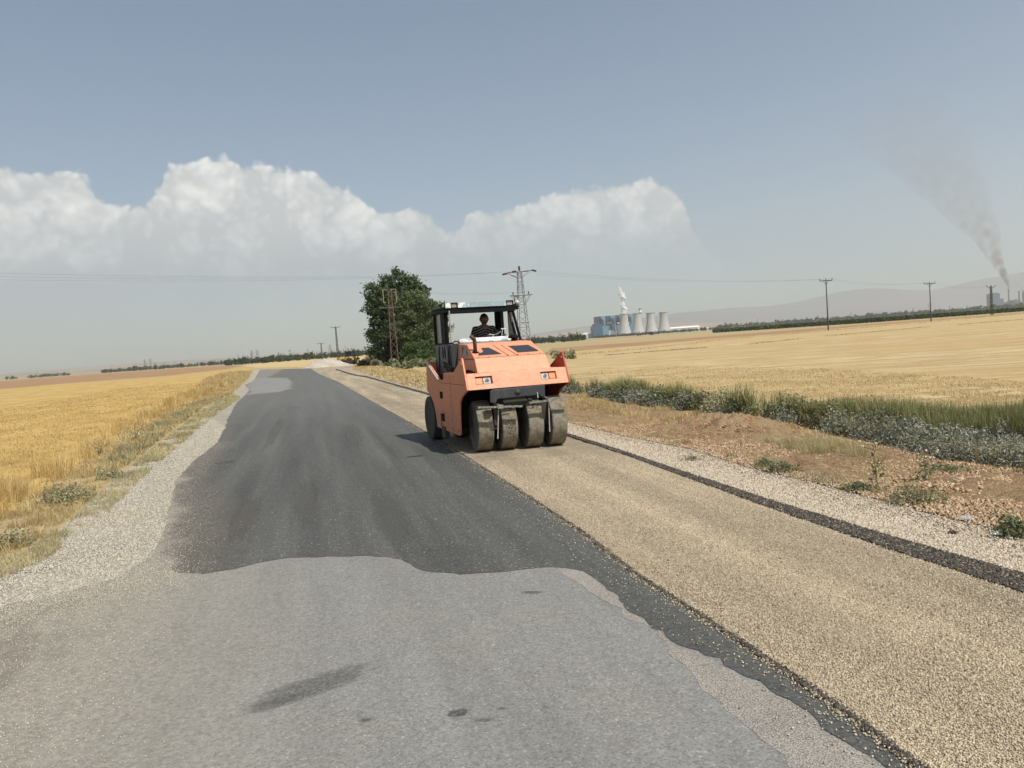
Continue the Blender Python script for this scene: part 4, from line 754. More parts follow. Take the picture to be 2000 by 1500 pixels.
# maize field
MZ = leafmat('maize_leaf', [(.020, .035, .012), (.035, .058, .018), (.06, .085, .03)], .7, .08, .1)
P = sample_poly([G(1392, 650.6), G(1700, 630.5), G(2000, 608.3), G(2350, 583.6), (at(2350, 420)[0], 420), (at(1392, 420)[0], 420)], 52000); zz = rng.uniform(.1, 1.0, len(P)) ** .8 * (1.65 + .25 * vnoise(P[:, 0], P[:, 1], .35, 71))
V, Fc = leaves(np.column_stack([P, zz]), rng.uniform(.5, .9, len(P))); tag(npmesh('maize_crop', V, Fc, MZ), 'dark green strip of standing maize across the right field', 'maize', None, 'stuff')

# ------------------------------------------------------------------ power station with cooling towers, 3.3 km away
DP = 2500.0; KP = DP / 1500
TCONC = plain('tower_concrete', (.38, .38, .375), .9, .2, var=.06, scale=.05); TRIM = plain('tower_rim', (.20, .20, .20), .9)
def bz(px, py, D=DP): return float(pt(px, py, D)[2])
towers = [(1221, 653, 614.3, 'first cooling tower from the left with steam rising from it'), (1247, 651, 612.8, 'second cooling tower from the left standing before the striped chimney'), (1272.5, 649.5, 611.3, 'third cooling tower from the left'), (1298, 647, 610.2, 'rightmost of the four cooling towers, nearest the white sheds')]
for px, pb, ptop, lab in towers:
    x, y, _ = at(px, DP - (40 if px < 1250 else 0)); h = bz(px, ptop); t = empty('cooling_tower', (x, y, 0)); tag(t, lab, 'cooling tower', 'four grey concrete cooling towers')
    m_ = MB(); prof = []
    for k_ in range(22):
        z = 3 + (h - 3) * k_ / 21; q = (z - h * .78) / h; prof.append((12.9 * math.sqrt(1 + (q / .54) ** 2) , z))
    inner = [(r_ - .7, z) for r_, z in prof[::-1]]; m_.lathe(prof + inner, 40); m_.build('shell', TCONC, t, True)
    m_ = MB(); rt = prof[-1][0]; m_.lathe([(rt - 1.2, h - .8), (rt + .7, h - .8), (rt + .7, h + .9), (rt - 1.2, h + .9), (rt - 1.2, h - .8)], 40); m_.build('rim', TRIM, t)
    m_ = MB(); rb = prof[0][0] - .5
    for k_ in range(28):
        a = 2 * PI * k_ / 28
        for s_ in (-1, 1): b = a + s_ * .11; m_.bar((rb * math.cos(b) * 1.03, rb * math.sin(b) * 1.03, 0), (rb * math.cos(a), rb * math.sin(a), 4.2), .9)
    m_.build('columns', TCONC, t)
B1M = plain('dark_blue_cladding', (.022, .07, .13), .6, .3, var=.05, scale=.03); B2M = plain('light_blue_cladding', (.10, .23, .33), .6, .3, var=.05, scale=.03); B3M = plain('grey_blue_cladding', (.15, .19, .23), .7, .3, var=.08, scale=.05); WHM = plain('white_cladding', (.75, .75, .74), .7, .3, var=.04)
bx, by, _ = at(1195, DP + 60); st = empty('power_station', (bx, by, 0)); tag(st, 'large blue clad power station building behind the cooling towers', 'power station')
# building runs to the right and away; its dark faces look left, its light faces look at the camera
def blk(name, px0, px1, ptop, mat, y0, y1, pbase=None, par=None):
    pm = (px0 + px1) / 2; xa, xb = at(px0, by + y0)[0] - bx, at(px1, by + y0)[0] - bx; zt = bz(pm, ptop, by + y0); m_ = MB(); z0 = 0 if pbase is None else bz(pm, pbase, by + y0); m_.box(xa, xb, y0, y1, z0, zt); return m_.build(name, mat, par or st)
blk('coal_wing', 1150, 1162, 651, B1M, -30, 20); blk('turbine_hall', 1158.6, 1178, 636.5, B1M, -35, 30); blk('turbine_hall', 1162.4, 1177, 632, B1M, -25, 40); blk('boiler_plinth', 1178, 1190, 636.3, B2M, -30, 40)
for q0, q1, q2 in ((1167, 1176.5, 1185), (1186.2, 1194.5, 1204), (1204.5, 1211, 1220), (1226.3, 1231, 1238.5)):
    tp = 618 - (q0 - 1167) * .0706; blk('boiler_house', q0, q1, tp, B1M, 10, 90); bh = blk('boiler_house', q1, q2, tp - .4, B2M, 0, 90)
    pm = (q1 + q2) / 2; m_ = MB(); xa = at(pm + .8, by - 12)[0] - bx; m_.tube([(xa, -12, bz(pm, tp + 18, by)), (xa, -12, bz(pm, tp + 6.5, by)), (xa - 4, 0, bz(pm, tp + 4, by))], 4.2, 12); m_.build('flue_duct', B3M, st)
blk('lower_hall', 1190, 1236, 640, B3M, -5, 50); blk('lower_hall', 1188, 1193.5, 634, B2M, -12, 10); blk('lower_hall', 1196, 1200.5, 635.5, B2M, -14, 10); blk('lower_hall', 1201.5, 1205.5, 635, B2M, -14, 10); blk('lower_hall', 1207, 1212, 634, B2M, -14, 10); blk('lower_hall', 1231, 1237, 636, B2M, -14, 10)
for q0 in (1188, 1191, 1194, 1207.5, 1210, 1229.5): blk('white_tank', q0, q0 + 1.9, 629.5, WHM, -8, 0, 632)
m_ = MB(); rr = random.Random(3)      # pale pipework in front of the lower hall
for k_ in range(13):
    a = 1189 + k_ * 1.2; xa = at(a, by - 20)[0] - bx; m_.tube([(xa, -20, bz(a, 654, by)), (xa + rr.uniform(-2, 5), -20, bz(a, 650, by)), (xa + rr.uniform(0, 7), -20, bz(a, 645.5 + rr.uniform(-1, 2), by))], 1.3, 6)
m_.build('pipework', WHM, st)
# striped chimney
x, y, _ = at(1253, DP + 150); ch = empty('striped_chimney', (x, y, 0)); tag(ch, 'tall chimney with dark and white bands behind the second cooling tower', 'chimney'); hh = bz(1252, 602, DP + 150); zs = [hh - (hh - 30) * k_ / 9 for k_ in range(10)]
GRC = plain('chimney_grey', (.55, .55, .54), .8); 
for k_ in range(9): m_ = MB(); r_ = 4.6 if k_ < 5 else 2.5; m_.lathe([(r_, zs[k_ + 1]), (r_, zs[k_])], 20); m_.build('band', TRIM if k_ % 2 == 0 else WHM, ch)
m_ = MB(); m_.lathe([(2.9, 0), (2.7, 30)], 20); m_.build('shaft', GRC, ch)
# white sheds and conveyor
def shed(px0, px1, ptop, D, dep, mat, label, name='white_shed', arch=False):
    x0, y0, _ = at(px0, D); x1 = at(px1, D)[0]; cx = (x0 + x1) / 2; hw = (x1 - x0) / 2; h = bz((px0 + px1) / 2, ptop, D); o = empty(name, (cx, y0 + dep / 2, 0)); tag(o, label, 'shed'); m_ = MB()
    if arch: m_.prism([(hw * math.cos(PI * k_ / 12), h * math.sin(PI * k_ / 12)) for k_ in range(13)], -dep / 2, dep / 2, 'y'); m_.build('vault', mat, o)
    else:
        m_.box(-hw, hw, -dep / 2, dep / 2, 0, h * .72); m_.build('wall', plain('shed_wall', (.42, .43, .43), .8), o); m_ = MB(); m_.prism([(-dep / 2 - 1, h * .72), (0, h), (dep / 2 + 1, h * .72)], -hw - 1, hw + 1); m_.build('roof', mat, o)
shed(1308, 1367, 637.2, 2550, 50, WHM, 'long white roofed shed right of the cooling towers'); shed(1312, 1341, 645.5, 2350, 60, GRC, 'grey arched store in front of the long white shed', 'arched_store', True); shed(1138, 1149, 650, 2500, 40, GRC, 'low pale shed left of the blue power station')
shed(1400, 1440, 637.8, 4200, 40, WHM, 'distant white shed behind the maize field'); shed(1588, 1604, 622.8, 4600, 60, WHM, 'small white shed far behind the single post pole'); shed(1690, 1712, 615.5, 4500, 60, GRC, 'pale hazy shed on the horizon right of the nearest pole'); shed(1880, 1925, 600.6, 4700, 60, GRC, 'pale hazy hall left of the lattice pole on the horizon')
x, y, _ = at(1375, 2450); o = empty('conveyor_truss', (x, y, 0)); tag(o, 'white looped conveyor truss at the right end of the long shed', 'conveyor'); m_ = MB(); z0 = bz(1375, 643, 2450)
for k_ in range(24):
    a0, a1 = 2 * PI * k_ / 24, 2 * PI * (k_ + 1) / 24; m_.bar((math.cos(a0) * 10 + 7, 0, z0 + math.sin(a0) * 5), (math.cos(a1) * 10 + 7, 0, z0 + math.sin(a1) * 5), 1.2)
for a, b in (((-22, -12), (-16, 6)), ((-16, 6), (-8, -10)), ((-8, -10), (-2, 8)), ((-22, 8), (-10, 10))): m_.bar((a[0], 0, max(.5, z0 + a[1])), (b[0], 0, max(.5, z0 + b[1])), 1.6)
for k_ in (-6, 6, 18): m_.bar((k_, 0, 0), (k_, 0, z0 - 5), 1.2)
m_.build('truss', WHM, o)
# steam: lumpy white plume
STM = MT('steam', 1.0, 0.0); STM.col((.97, .97, .97)); tr_ = STM.N.new('ShaderNodeBsdfTransparent'); ms_ = STM.N.new('ShaderNodeMixShader'); ms_.inputs[0].default_value = .72; STM.L.new(STM.b.outputs[0], ms_.inputs[1]); STM.L.new(tr_.outputs[0], ms_.inputs[2]); STM.L.new(ms_.outputs[0], STM.o.inputs[0]); STMM = STM.done()
def plume(name, px0, D, blobs, mat, label, cat):
    A = []; Fs = []; b0 = 0; o0 = np.array(pt(px0, blobs[0][1], D))
    for px, py, r in blobs:
        c = pt(px, py, D); R = r * D / 1500
        for k_ in range(22):
            bm = bmesh.new(); bmesh.ops.create_icosphere(bm, subdivisions=2, radius=1); V = np.array([v.co[:] for v in bm.verts]); Fq = np.array([[v.index for v in f.verts] for f in bm.faces]); bm.free()
            dd = rng.normal(0, .38, 3) * R; rr_ = R * rng.uniform(.38, .85); V = V * rr_ * (1 + .05 * rng.uniform(-1, 1, (len(V), 1))) + c + dd - o0; A.append(V); Fs.append(Fq + b0); b0 += len(V)
    o = npmesh(name, np.concatenate(A), np.concatenate(Fs), mat, None, True); o.location = o0; tag(o, label, cat); return o
plume('steam_plume', 1221, DP, [(1220.5, 613, 5.0), (1218.5, 608, 5.0), (1218, 602.5, 4.6), (1217, 597, 4.2), (1216, 592, 2.6), (1216, 587, 2.6), (1217.5, 582.5, 4.0), (1215, 577.5, 4.0), (1212.5, 572.5, 3.2), (1211, 567.5, 2.6), (1209.5, 563.5, 1.8)], STMM, 'white steam plume rising from the leftmost cooling tower', 'steam')
# far grey plant at the right edge, 6.5 km
D6 = 4500.0; HZB = plain('far_plant_cladding', (.055, .09, .135), .9, .1, var=.05, scale=.02)
def far_block(root, name, px0, px1, ptop, y0=0, y1=60): 
    ox, oy = root.location[0], root.location[1]; xa, xb = at(px0, D6)[0] - ox, at(px1, D6)[0] - ox; m_ = MB(); m_.box(xa, xb, y0, y1, 0, bz((px0 + px1) / 2, ptop, D6)); m_.build(name, HZB, root)
x, y, _ = at(1950, D6); f1 = empty('far_power_plant', (x, y, 0)); tag(f1, 'grey blue hazy boiler building behind the lattice pole with curved arms', 'power plant')
far_block(f1, 'boiler_house', 1940, 1954, 573); far_block(f1, 'boiler_house', 1943, 1951, 571.5, 5, 50); far_block(f1, 'side_hall', 1954.2, 1961, 583); far_block(f1, 'low_hall', 1961.2, 1968, 590); far_block(f1, 'side_hall', 1981, 1994, 585.5); far_block(f1, 'stair_tower', 1983, 1986, 584, -5, 0)
def chim(px, ptop, r, label, name='far_chimney', D=D6):
    x, y, _ = at(px, D); h = bz(px, ptop, D); t = empty(name, (x, y, 0)); tag(t, label, 'chimney'); m_ = MB(); m_.lathe([(r * 1.25, 0), (r, h)], 20); m_.build('shaft', HZB, t); m_ = MB(); m_.lathe([(r + 1, h - 5), (r + 1, h - 2), (r + .5, h + 1)], 20); m_.build('collar', HZB, t)
chim(1971, 564.5, 3.4, 'slender hazy chimney giving off the dark smoke'); chim(1991.2, 568.5, 3.9, 'thicker hazy chimney right of the smoking one'); chim(1999.5, 569.5, 5.5, 'widest hazy chimney at the right frame edge')
plume('far_steam', 2000, D6, [(2000, 566, 2.5), (2002, 561, 3), (2004, 556, 3)], STMM, 'small white steam puff at the right frame edge', 'steam')
# dark smoke plume (a real volume)
SM = bpy.data.materials.new('dark_smoke'); SM.use_nodes = True; t_ = SM.node_tree; t_.nodes.clear(); so = t_.nodes.new('ShaderNodeOutputMaterial'); pv = t_.nodes.new('ShaderNodeVolumePrincipled'); t_.links.new(pv.outputs[0], so.inputs['Volume'])
pv.inputs['Color'].default_value = (.42, .37, .36, 1)
tcn = t_.nodes.new('ShaderNodeTexCoord'); sx = t_.nodes.new('ShaderNodeSeparateXYZ'); t_.links.new(tcn.outputs['Object'], sx.inputs[0]); mr_ = t_.nodes.new('ShaderNodeMapRange'); mr_.inputs[1].default_value = 0; mr_.inputs[2].default_value = 1130; mr_.interpolation_type = 'LINEAR'; t_.links.new(sx.outputs[2], mr_.inputs[0])
pw = t_.nodes.new('ShaderNodeValToRGB'); t_.links.new(mr_.outputs[0], pw.inputs[0]); e_ = pw.color_ramp.elements
for i_, (p_, v_) in enumerate([(0, .20), (.028, .090), (.08, .036), (.155, .011), (.26, .0036), (.45, .0014), (.75, .0006), (1, .00015)]):
    q_ = e_[i_] if i_ < 2 else e_.new(p_); q_.position = p_; q_.color = (v_, v_, v_, 1)
nz = t_.nodes.new('ShaderNodeTexNoise'); nz.inputs['Scale'].default_value = .020; nz.inputs['Detail'].default_value = 3; t_.links.new(tcn.outputs['Object'], nz.inputs['Vector']); mr2 = t_.nodes.new('ShaderNodeMapRange'); mr2.inputs[1].default_value = .40; mr2.inputs[2].default_value = .66; mr2.inputs[3].default_value = .05; mr2.inputs[4].default_value = 2.0; t_.links.new(nz.outputs[0], mr2.inputs[0])
mu = t_.nodes.new('ShaderNodeMath'); mu.operation = 'MULTIPLY'; t_.links.new(pw.outputs[0], mu.inputs[0]); t_.links.new(mr2.outputs[0], mu.inputs[1]); t_.links.new(mu.outputs[0], pv.inputs['Density'])
path = [(1971, 563, 1.6), (1968, 553, 3.5), (1963, 541, 5.5), (1957, 528, 7.5), (1949, 514, 10), (1941, 497, 14), (1934, 477, 19), (1925, 455, 26), (1906, 428, 34), (1886, 396, 44), (1858, 355, 56), (1822, 305, 72), (1775, 245, 88), (1720, 185, 100)]
o0 = pt(1971, 563, D6); m_ = MB(); m_.tube([tuple(pt(a, b, D6) - o0) for a, b, c_ in path], [c_ * D6 / 1500 for a, b, c_ in path], 20); o = m_.build('smoke_plume', SM, None, True); o.location = o0; tag(o, 'dark grey smoke drifting up and left from the slender far chimney', 'smoke', None, None)
# hills and mountains
def range_(name, D, prof, mat, dep, label=None):
    V = []; Fs = []; rows = 14; n = 220; X0, X1 = prof[0][0], prof[-1][0]; xs = np.linspace(X0, X1, n); hs = np.interp(xs, [p[0] for p in prof], [p[1] for p in prof]) * D / 1500
    for j in range(rows):
        t = j / (rows - 1)
        for i, (px, h) in enumerate(zip(xs, hs)):
            dy = D - dep * (1 - t) if t <= 1 else D; x, y, _ = at(px, D); sc = (D - dep * (1 - t)) / D
            z = h * (math.sin(t * PI / 2) ** 1.3) * (1 + .10 * math.sin(i * .35 + j * .9) * (1 - t)) + (h * .012 * math.sin(i * .9) * t); V.append((x * (.5 + .5 * sc) if False else x, y - dep * (1 - t), max(z, 0) - .5 if j else -.5))
    Q = np.array([(j * n + i, j * n + i + 1, (j + 1) * n + i + 1, (j + 1) * n + i) for j in range(rows - 1) for i in range(n - 1)]); o = npmesh(name, V, Q, mat, None, True); tag(o, label, None, None, 'structure')
m = MT('hill_ground', .95, .1); a = m.noise(.0012, 5, .6, m.vec((1, 1, 3))); m.col(m.ramp(a, [(.35, (.26, .21, .16)), (.5, (.30, .25, .19)), (.62, (.17, .16, .12))])); HILL = m.done()
m = MT('mountain_ground', .95, .1); a = m.noise(.0006, 5, .6); m.col(m.ramp(a, [(.35, (.14, .14, .145)), (.6, (.18, .175, .175))])); MOUN = m.done()
range_('hills', 7000, [(-900, 12), (-300, 10), (0, 10), (125, 12), (250, 12), (325, 14), (420, 10), (500, 11), (640, 11), (760, 9), (900, 10), (1050, 12), (1150, 20), (1250, 22), (1340, 14), (1450, 8), (1600, 6), (1900, 5), (2600, 5)], HILL, 2600)
range_('mountains', 12500, [(-900, 6), (0, 8), (600, 10), (1000, 12), (1150, 24), (1305, 36), (1400, 38), (1500, 37), (1560, 41), (1600, 49), (1640, 55), (1690, 57), (1740, 50), (1800, 44), (1850, 50), (1900, 58), (2000, 69), (2150, 84), (2400, 70), (2900, 40)], MOUN, 3500)
# far transmission towers
for px, D, h, lab in ((493, 2400, 38, 'left one of the faint twin transmission towers on the horizon'), (504, 2400, 38, 'right one of the faint twin transmission towers on the horizon'), (284, 2700, 36, 'left one of two faint towers above the far left trees'), (295, 2700, 38, 'right one of two faint towers above the far left trees'), (646, 2600, 42, 'faint transmission tower between the two lattice poles'), (1815, 4200, 60, 'tiny hazy tower on the horizon behind the right field')):
    x, y, _ = at(px, D); t = empty('transmission_tower', (x, y, 0)); tag(t, lab, 'pylon', 'far transmission towers'); m_ = MB(); lattice(m_, h, h * .2, 1.6, 9, .42); m_.build('lattice_tower', STEEL, t); m_ = MB()
    for z, s_ in ((h * .93, 6), (h * .8, 8), (h * .67, 7)): m_.bar((-s_, 0, z), (s_, 0, z), .7)
    m_.build('crossarm', STEEL, t)
# ------------------------------------------------------------------ the pneumatic tyre roller
TH = math.radians(19); RL = math.radians(.4)
Yv = Vector((math.sin(TH), -math.cos(TH), 0)); Xv = Vector((-math.cos(TH), -math.sin(TH), 0)); Xv = Xv * math.cos(RL) + Vector((0, 0, math.sin(RL))); Zv = Xv.cross(Yv)
RO = Vector((.127, 13.975, .024))
RM = Matrix(((Xv.x, Yv.x, Zv.x, RO.x), (Xv.y, Yv.y, Zv.y, RO.y), (Xv.z, Yv.z, Zv.z, RO.z), (0, 0, 0, 1)))
rol = empty('road_roller'); rol.matrix_world = RM; tag(rol, 'orange pneumatic tyre road roller with open black cab on the chipping strip', 'road roller')
def paint(name, c, rough=.5, dirt=(.30, .22, .15), amt=.45, chip=None):
    m = MT(name, rough, .4); v = m.tc.outputs['Object']; a = m.noise(2.2, 6, .7, v); b = m.noise(14, 5, .7, v); st = m.noise(3, 4, .6, m.vec((5, 5, .5), 0, v))
    q = m.mix(m.rng(a, .3, .7), tuple(x * .93 for x in c), tuple(min(1, x * 1.06) for x in c)); q = m.mix(m.rng(st, .52, .72, 0, amt), q, dirt); q = m.mix(m.rng(b, .62, .72, 0, .5), q, tuple(x * .7 for x in c))
    if chip: q = m.mix(m.rng(m.noise(chip[1], 6, .75, v), chip[2], chip[2] + .03), q, chip[0])
    if c[0] > .3:
        sz_ = m.N.new('ShaderNodeSeparateXYZ'); m.L.new(v, sz_.inputs[0]); spl = m.noise(26, 5, .8, v); lo = m.math('ADD', sz_.outputs[2], m.math('MULTIPLY', m.math('SUBTRACT', a, .5), 1.1))
        q = m.mix(m.math('MULTIPLY', m.rng(lo, .95, .30, 0, .8), m.rng(spl, .40, .62)), q, (.16, .13, .10)); q = m.mix(m.rng(m.noise(38, 4, .8, v), .70, .74, 0, .8), q, (.05, .035, .03)); q = m.mix(m.rng(m.noise(5.5, 6, .85, v), .60, .68, 0, .35), q, (.30, .15, .10))
    m.col(q); m.L.new(m.rng(b, .3, .7, rough - .08, rough + .2), m.b.inputs['Roughness']); m.bump(a, .08, .02); return m.done()
ORG = paint('faded_orange_paint', (.62, .225, .115), .48, (.46, .20, .12), .5)
ORG2 = paint('orange_hood_paint', (.66, .265, .15), .48, (.55, .27, .17), .4)
RED = paint('dark_red_shade_paint', (.36, .07, .04), .6, (.2, .06, .04), .5)  # darker red puts the shade on the far panel's inner face into colour
GRY = paint('grey_frame_paint', (.035, .038, .045), .55, (.09, .08, .07), .6)
CABB = paint('cab_black_paint', (.007, .007, .008), .6, (.015, .014, .013), .4)
DOOR = paint('door_grey_paint', (.10, .11, .13), .5, (.07, .065, .06), .6)
PLW = paint('flaking_white_paint', (.70, .72, .70), .6, (.38, .38, .36), .6, ((.30, .40, .44), 9, .52))
PLB = paint('flaking_blue_paint', (.27, .36, .40), .6, (.25, .27, .27), .4, ((.78, .78, .76), 7, .58))
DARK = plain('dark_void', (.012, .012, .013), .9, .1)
for _n in ('cab_black_paint',): bpy.data.materials[_n].node_tree.nodes['Principled BSDF'].inputs['Specular IOR Level'].default_value = .12
GREASE = plain('greasy_steel', (.05, .045, .04), .7, .3)
RUSTP = plain('rusty_exhaust', (.13, .065, .045), .9, .2, 0, .35, 20)
LENS = plain('clear_lens', (.42, .42, .40), .15, .6, var=.4, scale=22); AMB = plain('amber_lens', (.60, .20, .045), .3, .5)
SMOKED = MT('smoked_glass', .12, .5); SMOKED.col((.035, .037, .040)); SMOKED = SMOKED.done()
SIDE = [(.02, 1.19), (-.10, 1.475), (-.215, 1.745), (-.245, 1.765), (-.28, 1.755), (-.86, 1.50), (-1.66, 1.475), (-1.70, 1.33), (-1.96, 1.33), (-3.07, 1.74), (-3.11, 1.74), (-3.18, 1.05), (-3.04, 1.04), (-2.84, .96), (-2.65, .82), (-2.54, .66), (-2.48, .5), (-2.46, .34), (-.72, .31), (-.66, .34), (-.62, .75), (-.56, .93), (-.42, 1.04)]
for s_ in (1, -1):
    m_ = MB(); m_.prism(SIDE, s_ * .965, s_ * 1.0); sp_ = m_.build('side_panel', ORG if s_ > 0 else RED, rol, bevel=.006)
    if s_ > 0:
        sp_['label'] = 'shaded orange side panel with dark plates as its two square openings'
        for (y0, y1, z0, z1) in ((-2.04, -1.80, .96, 1.10), (-2.03, -1.76, .50, .66)): m_ = MB(); m_.box(1.0005, 1.003, y0, y1, z0, z1); m_.build('dark_opening_plate', DARK, sp_)  # dark plates stand in for the shade inside holes; panel is solid
        m_ = MB(); m_.box(1.001, 1.03, -2.07, -1.72, .665, .69); m_.box(1.001, 1.02, -2.07, -2.03, .40, .665); m_.build('opening_trim', ORG, sp_)
        m_ = MB(); m_.box(.93, 1.02, -2.0, -1.72, .17, .40); m_.build('tow_step', GREASE, rol)
        m_ = MB(); m_.box(1.0005, 1.002, -1.155, -1.147, .36, 1.44); m_.box(1.0005, 1.002, -2.0, -.16, 1.275, 1.281); m_.build('panel_seam', DARK, sp_)
        for (by_, bz_) in ((-.12, 1.36), (-.12, 1.14), (-.62, .42), (-.74, .40), (-1.1, .40), (-2.4, .46), (-1.6, 1.42), (-.9, 1.42), (-3.0, 1.12), (-3.0, 1.62)): m_ = MB(); m_.lathe([(.011, 0), (.011, .006), (0, .008)], 8, 'x', (1.0, by_, bz_)); m_.build('bolt', GREASE, sp_)
        m_ = MB(); m_.lathe([(.0, 0), (.022, 0), (.022, .012), (0, .012)], 12, 'x', (1.0, -.235, 1.66)); m_.build('lifting_eye', LENS, sp_)
        m_ = MB(); m_.prism([(-2.03, 1.345), (-3.02, 1.71), (-3.04, 1.68), (-2.05, 1.315)], 1.001, 1.03); m_.build('rail', plain('rail_grey', (.42, .40, .38), .5), sp_)
    else:
        m_ = MB(); m_.lathe([(.0, 0), (.022, 0), (.022, .012), (0, .012)], 12, 'x', (-.964, -.235, 1.66)); m_.build('lifting_eye', LENS, sp_)
        sp_['label'] = 'inner face of the far side panel, coloured dark red for shade'
# front panel with two recessed lamp openings; slanted plane from (y .02, z 1.19) to (y -.10, z 1.475)
def fp(x, t, d=0.0):
    y = .02 - .12 * t; z = 1.19 + .285 * t; return (x, y - d * .92, z - d * .388)
xs_ = [-.964, -.755, -.445, .49, .815, .964]; ts_ = [0, .30, .80, 1.0]; m_ = MB()
for i in range(5):
    for j in range(3):
        if j == 1 and i in (1, 3): continue
        a, b, c0, c1 = xs_[i], xs_[i + 1], ts_[j], ts_[j + 1]; V = [fp(a, c0), fp(b, c0), fp(b, c1), fp(a, c1), fp(a, c0, .02), fp(b, c0, .02), fp(b, c1, .02), fp(a, c1, .02)]
        m_.add(V, [(0, 1, 2, 3), (7, 6, 5, 4), (0, 4, 5, 1), (1, 5, 6, 2), (2, 6, 7, 3), (3, 7, 4, 0)])
front = m_.build('front_panel', ORG2, rol)
m_ = MB(); m_.box(-.964, .964, -.62, -.104, 1.455, 1.473); m_.build('front_deck', ORG2, rol)
m_ = MB(); xx_ = .52
while xx_ > -.62:
    l_ = random.uniform(.03, .16); m_.box(xx_ - l_, xx_, -.112, -.098, 1.4735, 1.477 + random.uniform(0, .004)); xx_ -= l_ + random.uniform(.004, .03)
m_.build('worn_edge', plain('bare_edge', (.72, .58, .40), .5), front)
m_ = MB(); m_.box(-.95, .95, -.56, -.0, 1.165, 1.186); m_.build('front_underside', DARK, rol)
for (a, b, flip) in ((.49, .815, 1), (-.755, -.445, -1)):
    m_ = MB()
    for (x0, x1, t0, t1) in ((a, a + .012, .30, .80), (b - .012, b, .30, .80), (a + .012, b - .012, .30, .335), (a + .012, b - .012, .765, .80)):
        V = [fp(x0, t0, .021), fp(x1, t0, .021), fp(x1, t1, .021), fp(x0, t1, .021), fp(x0, t0, .11), fp(x1, t0, .11), fp(x1, t1, .11), fp(x0, t1, .11)]; m_.add(V, [(0, 1, 2, 3), (7, 6, 5, 4), (0, 4, 5, 1), (1, 5, 6, 2), (2, 6, 7, 3), (3, 7, 4, 0)])
    V = [fp(a, .30, .111), fp(b, .30, .111), fp(b, .80, .111), fp(a, .80, .111), fp(a, .30, .13), fp(b, .30, .13), fp(b, .80, .13), fp(a, .80, .13)]; m_.add(V, [(0, 1, 2, 3), (7, 6, 5, 4), (0, 4, 5, 1), (1, 5, 6, 2), (2, 6, 7, 3), (3, 7, 4, 0)])
    hl = m_.build('headlight', RED, rol)
    cx = (a + b) / 2 + .015 * flip; w_ = .135
    for (nm, x0, x1, mt) in (('indicator_lens', cx + .005 * flip, cx + w_ * flip, AMB), ('clear_lens', cx - (w_ + .015) * flip, cx - .005 * flip, LENS)):
        x0, x1 = min(x0, x1), max(x0, x1); m_ = MB(); V = [fp(x0, .36, .035), fp(x1, .36, .035), fp(x1, .75, .035), fp(x0, .75, .035), fp(x0, .36, .105), fp(x1, .36, .105), fp(x1, .75, .105), fp(x0, .75, .105)]; m_.add(V, [(0, 1, 2, 3), (7, 6, 5, 4), (0, 4, 5, 1), (1, 5, 6, 2), (2, 6, 7, 3), (3, 7, 4, 0)]); m_.build(nm, mt, hl, bevel=.008)
    if flip: 
        m_ = MB(); c_ = fp(cx - (w_ / 2 + .01) * flip, .56, .028); m_.lathe([(0, 0), (.032, .002), (.036, .012)], 14, 'y', c_); m_.build('bulb', plain('bulb_dark', (.18, .18, .18), .3), hl)
# hood: lower step, sloping top, flat top; tapering to the top
HB, HT = .72, .655
m_ = MB()
secs = [(-.20, 1.474, .72), (-.40, 1.735, .705), (-1.0, 2.01, .655), (-1.62, 2.035, .655)]
V = []
for y, z, hw in secs: V += [(-hw, y, z), (hw, y, z)]
V += [(-.72, -1.62, 1.474), (.72, -1.62, 1.474)]
m_.add(V, [(0, 1, 3, 2), (2, 3, 5, 4), (4, 5, 7, 6), (0, 2, 4, 6, 8), (9, 7, 5, 3, 1), (6, 7, 9, 8), (8, 9, 1, 0)])
hood = m_.build('hood', ORG2, rol, bevel=.012)
def slope(x, t, up=.0):       # point on the sloping hood face
    return (x * (.705 - .05 * t) / .705, -.40 - .60 * t - up * .417 * -1, 1.735 + .275 * t + up * .909)
def hpoly(name, P, mat, up0=.002, up1=.006):
    V = [slope(x, t, up0) for x, t in P] + [slope(x, t, up1) for x, t in P]; n = len(P); m_ = MB(); m_.add(V, [tuple(range(n)), tuple(range(n, 2 * n))[::-1]] + [(i, (i + 1) % n, n + (i + 1) % n, n + i) for i in range(n)]); return m_.build(name, mat, hood)
hpoly('hood_window', [(.60, .19), (.135, .19), (.30, .68), (.46, .68), (.46, .42), (.52, .36), (.56, .36)], SMOKED)
hpoly('hood_window', [(-.10, .70), (-.125, .66), (-.20, .22), (-.62, .22), (-.64, .27), (-.545, .70)], SMOKED)
for (a, b) in ((.185, .035), (.02, -.13)): hpoly('seam', [(a, .83), (a - .012, .83), (b - .012, .08), (b, .08)], DARK, .001, .0035)
hpoly('seam', [(.69, .035), (-.69, .035), (-.69, .022), (.69, .022)], DARK, .001, .003)
for x in (.62, .42, -.36, -.60): hpoly('bolt', [(x, .085), (x - .018, .085), (x - .018, .062), (x, .062)], GREASE, .002, .008)
for x in (.05, -.15): hpoly('latch', [(x, .10), (x - .03, .10), (x - .03, .065), (x, .065)], RED, .002, .014)
for s_ in (1, -1):
    m_ = MB(); V = [(s_ * .692, -.92, 1.80), (s_ * .692, -1.28, 1.80), (s_ * .668, -1.28, 1.97), (s_ * .668, -1.06, 1.97)]; V2 = [(x + s_ * .006, y, z) for x, y, z in V]; m_.add(V + V2, [(0, 1, 2, 3), (7, 6, 5, 4), (0, 4, 5, 1), (1, 5, 6, 2), (2, 6, 7, 3), (3, 7, 4, 0)]); m_.build('side_window', SMOKED, hood)
    m_ = MB(); m_.box(s_ * .712, s_ * .722, -1.55, -.41, 1.728, 1.738); m_.build('side_seam', DARK, hood)
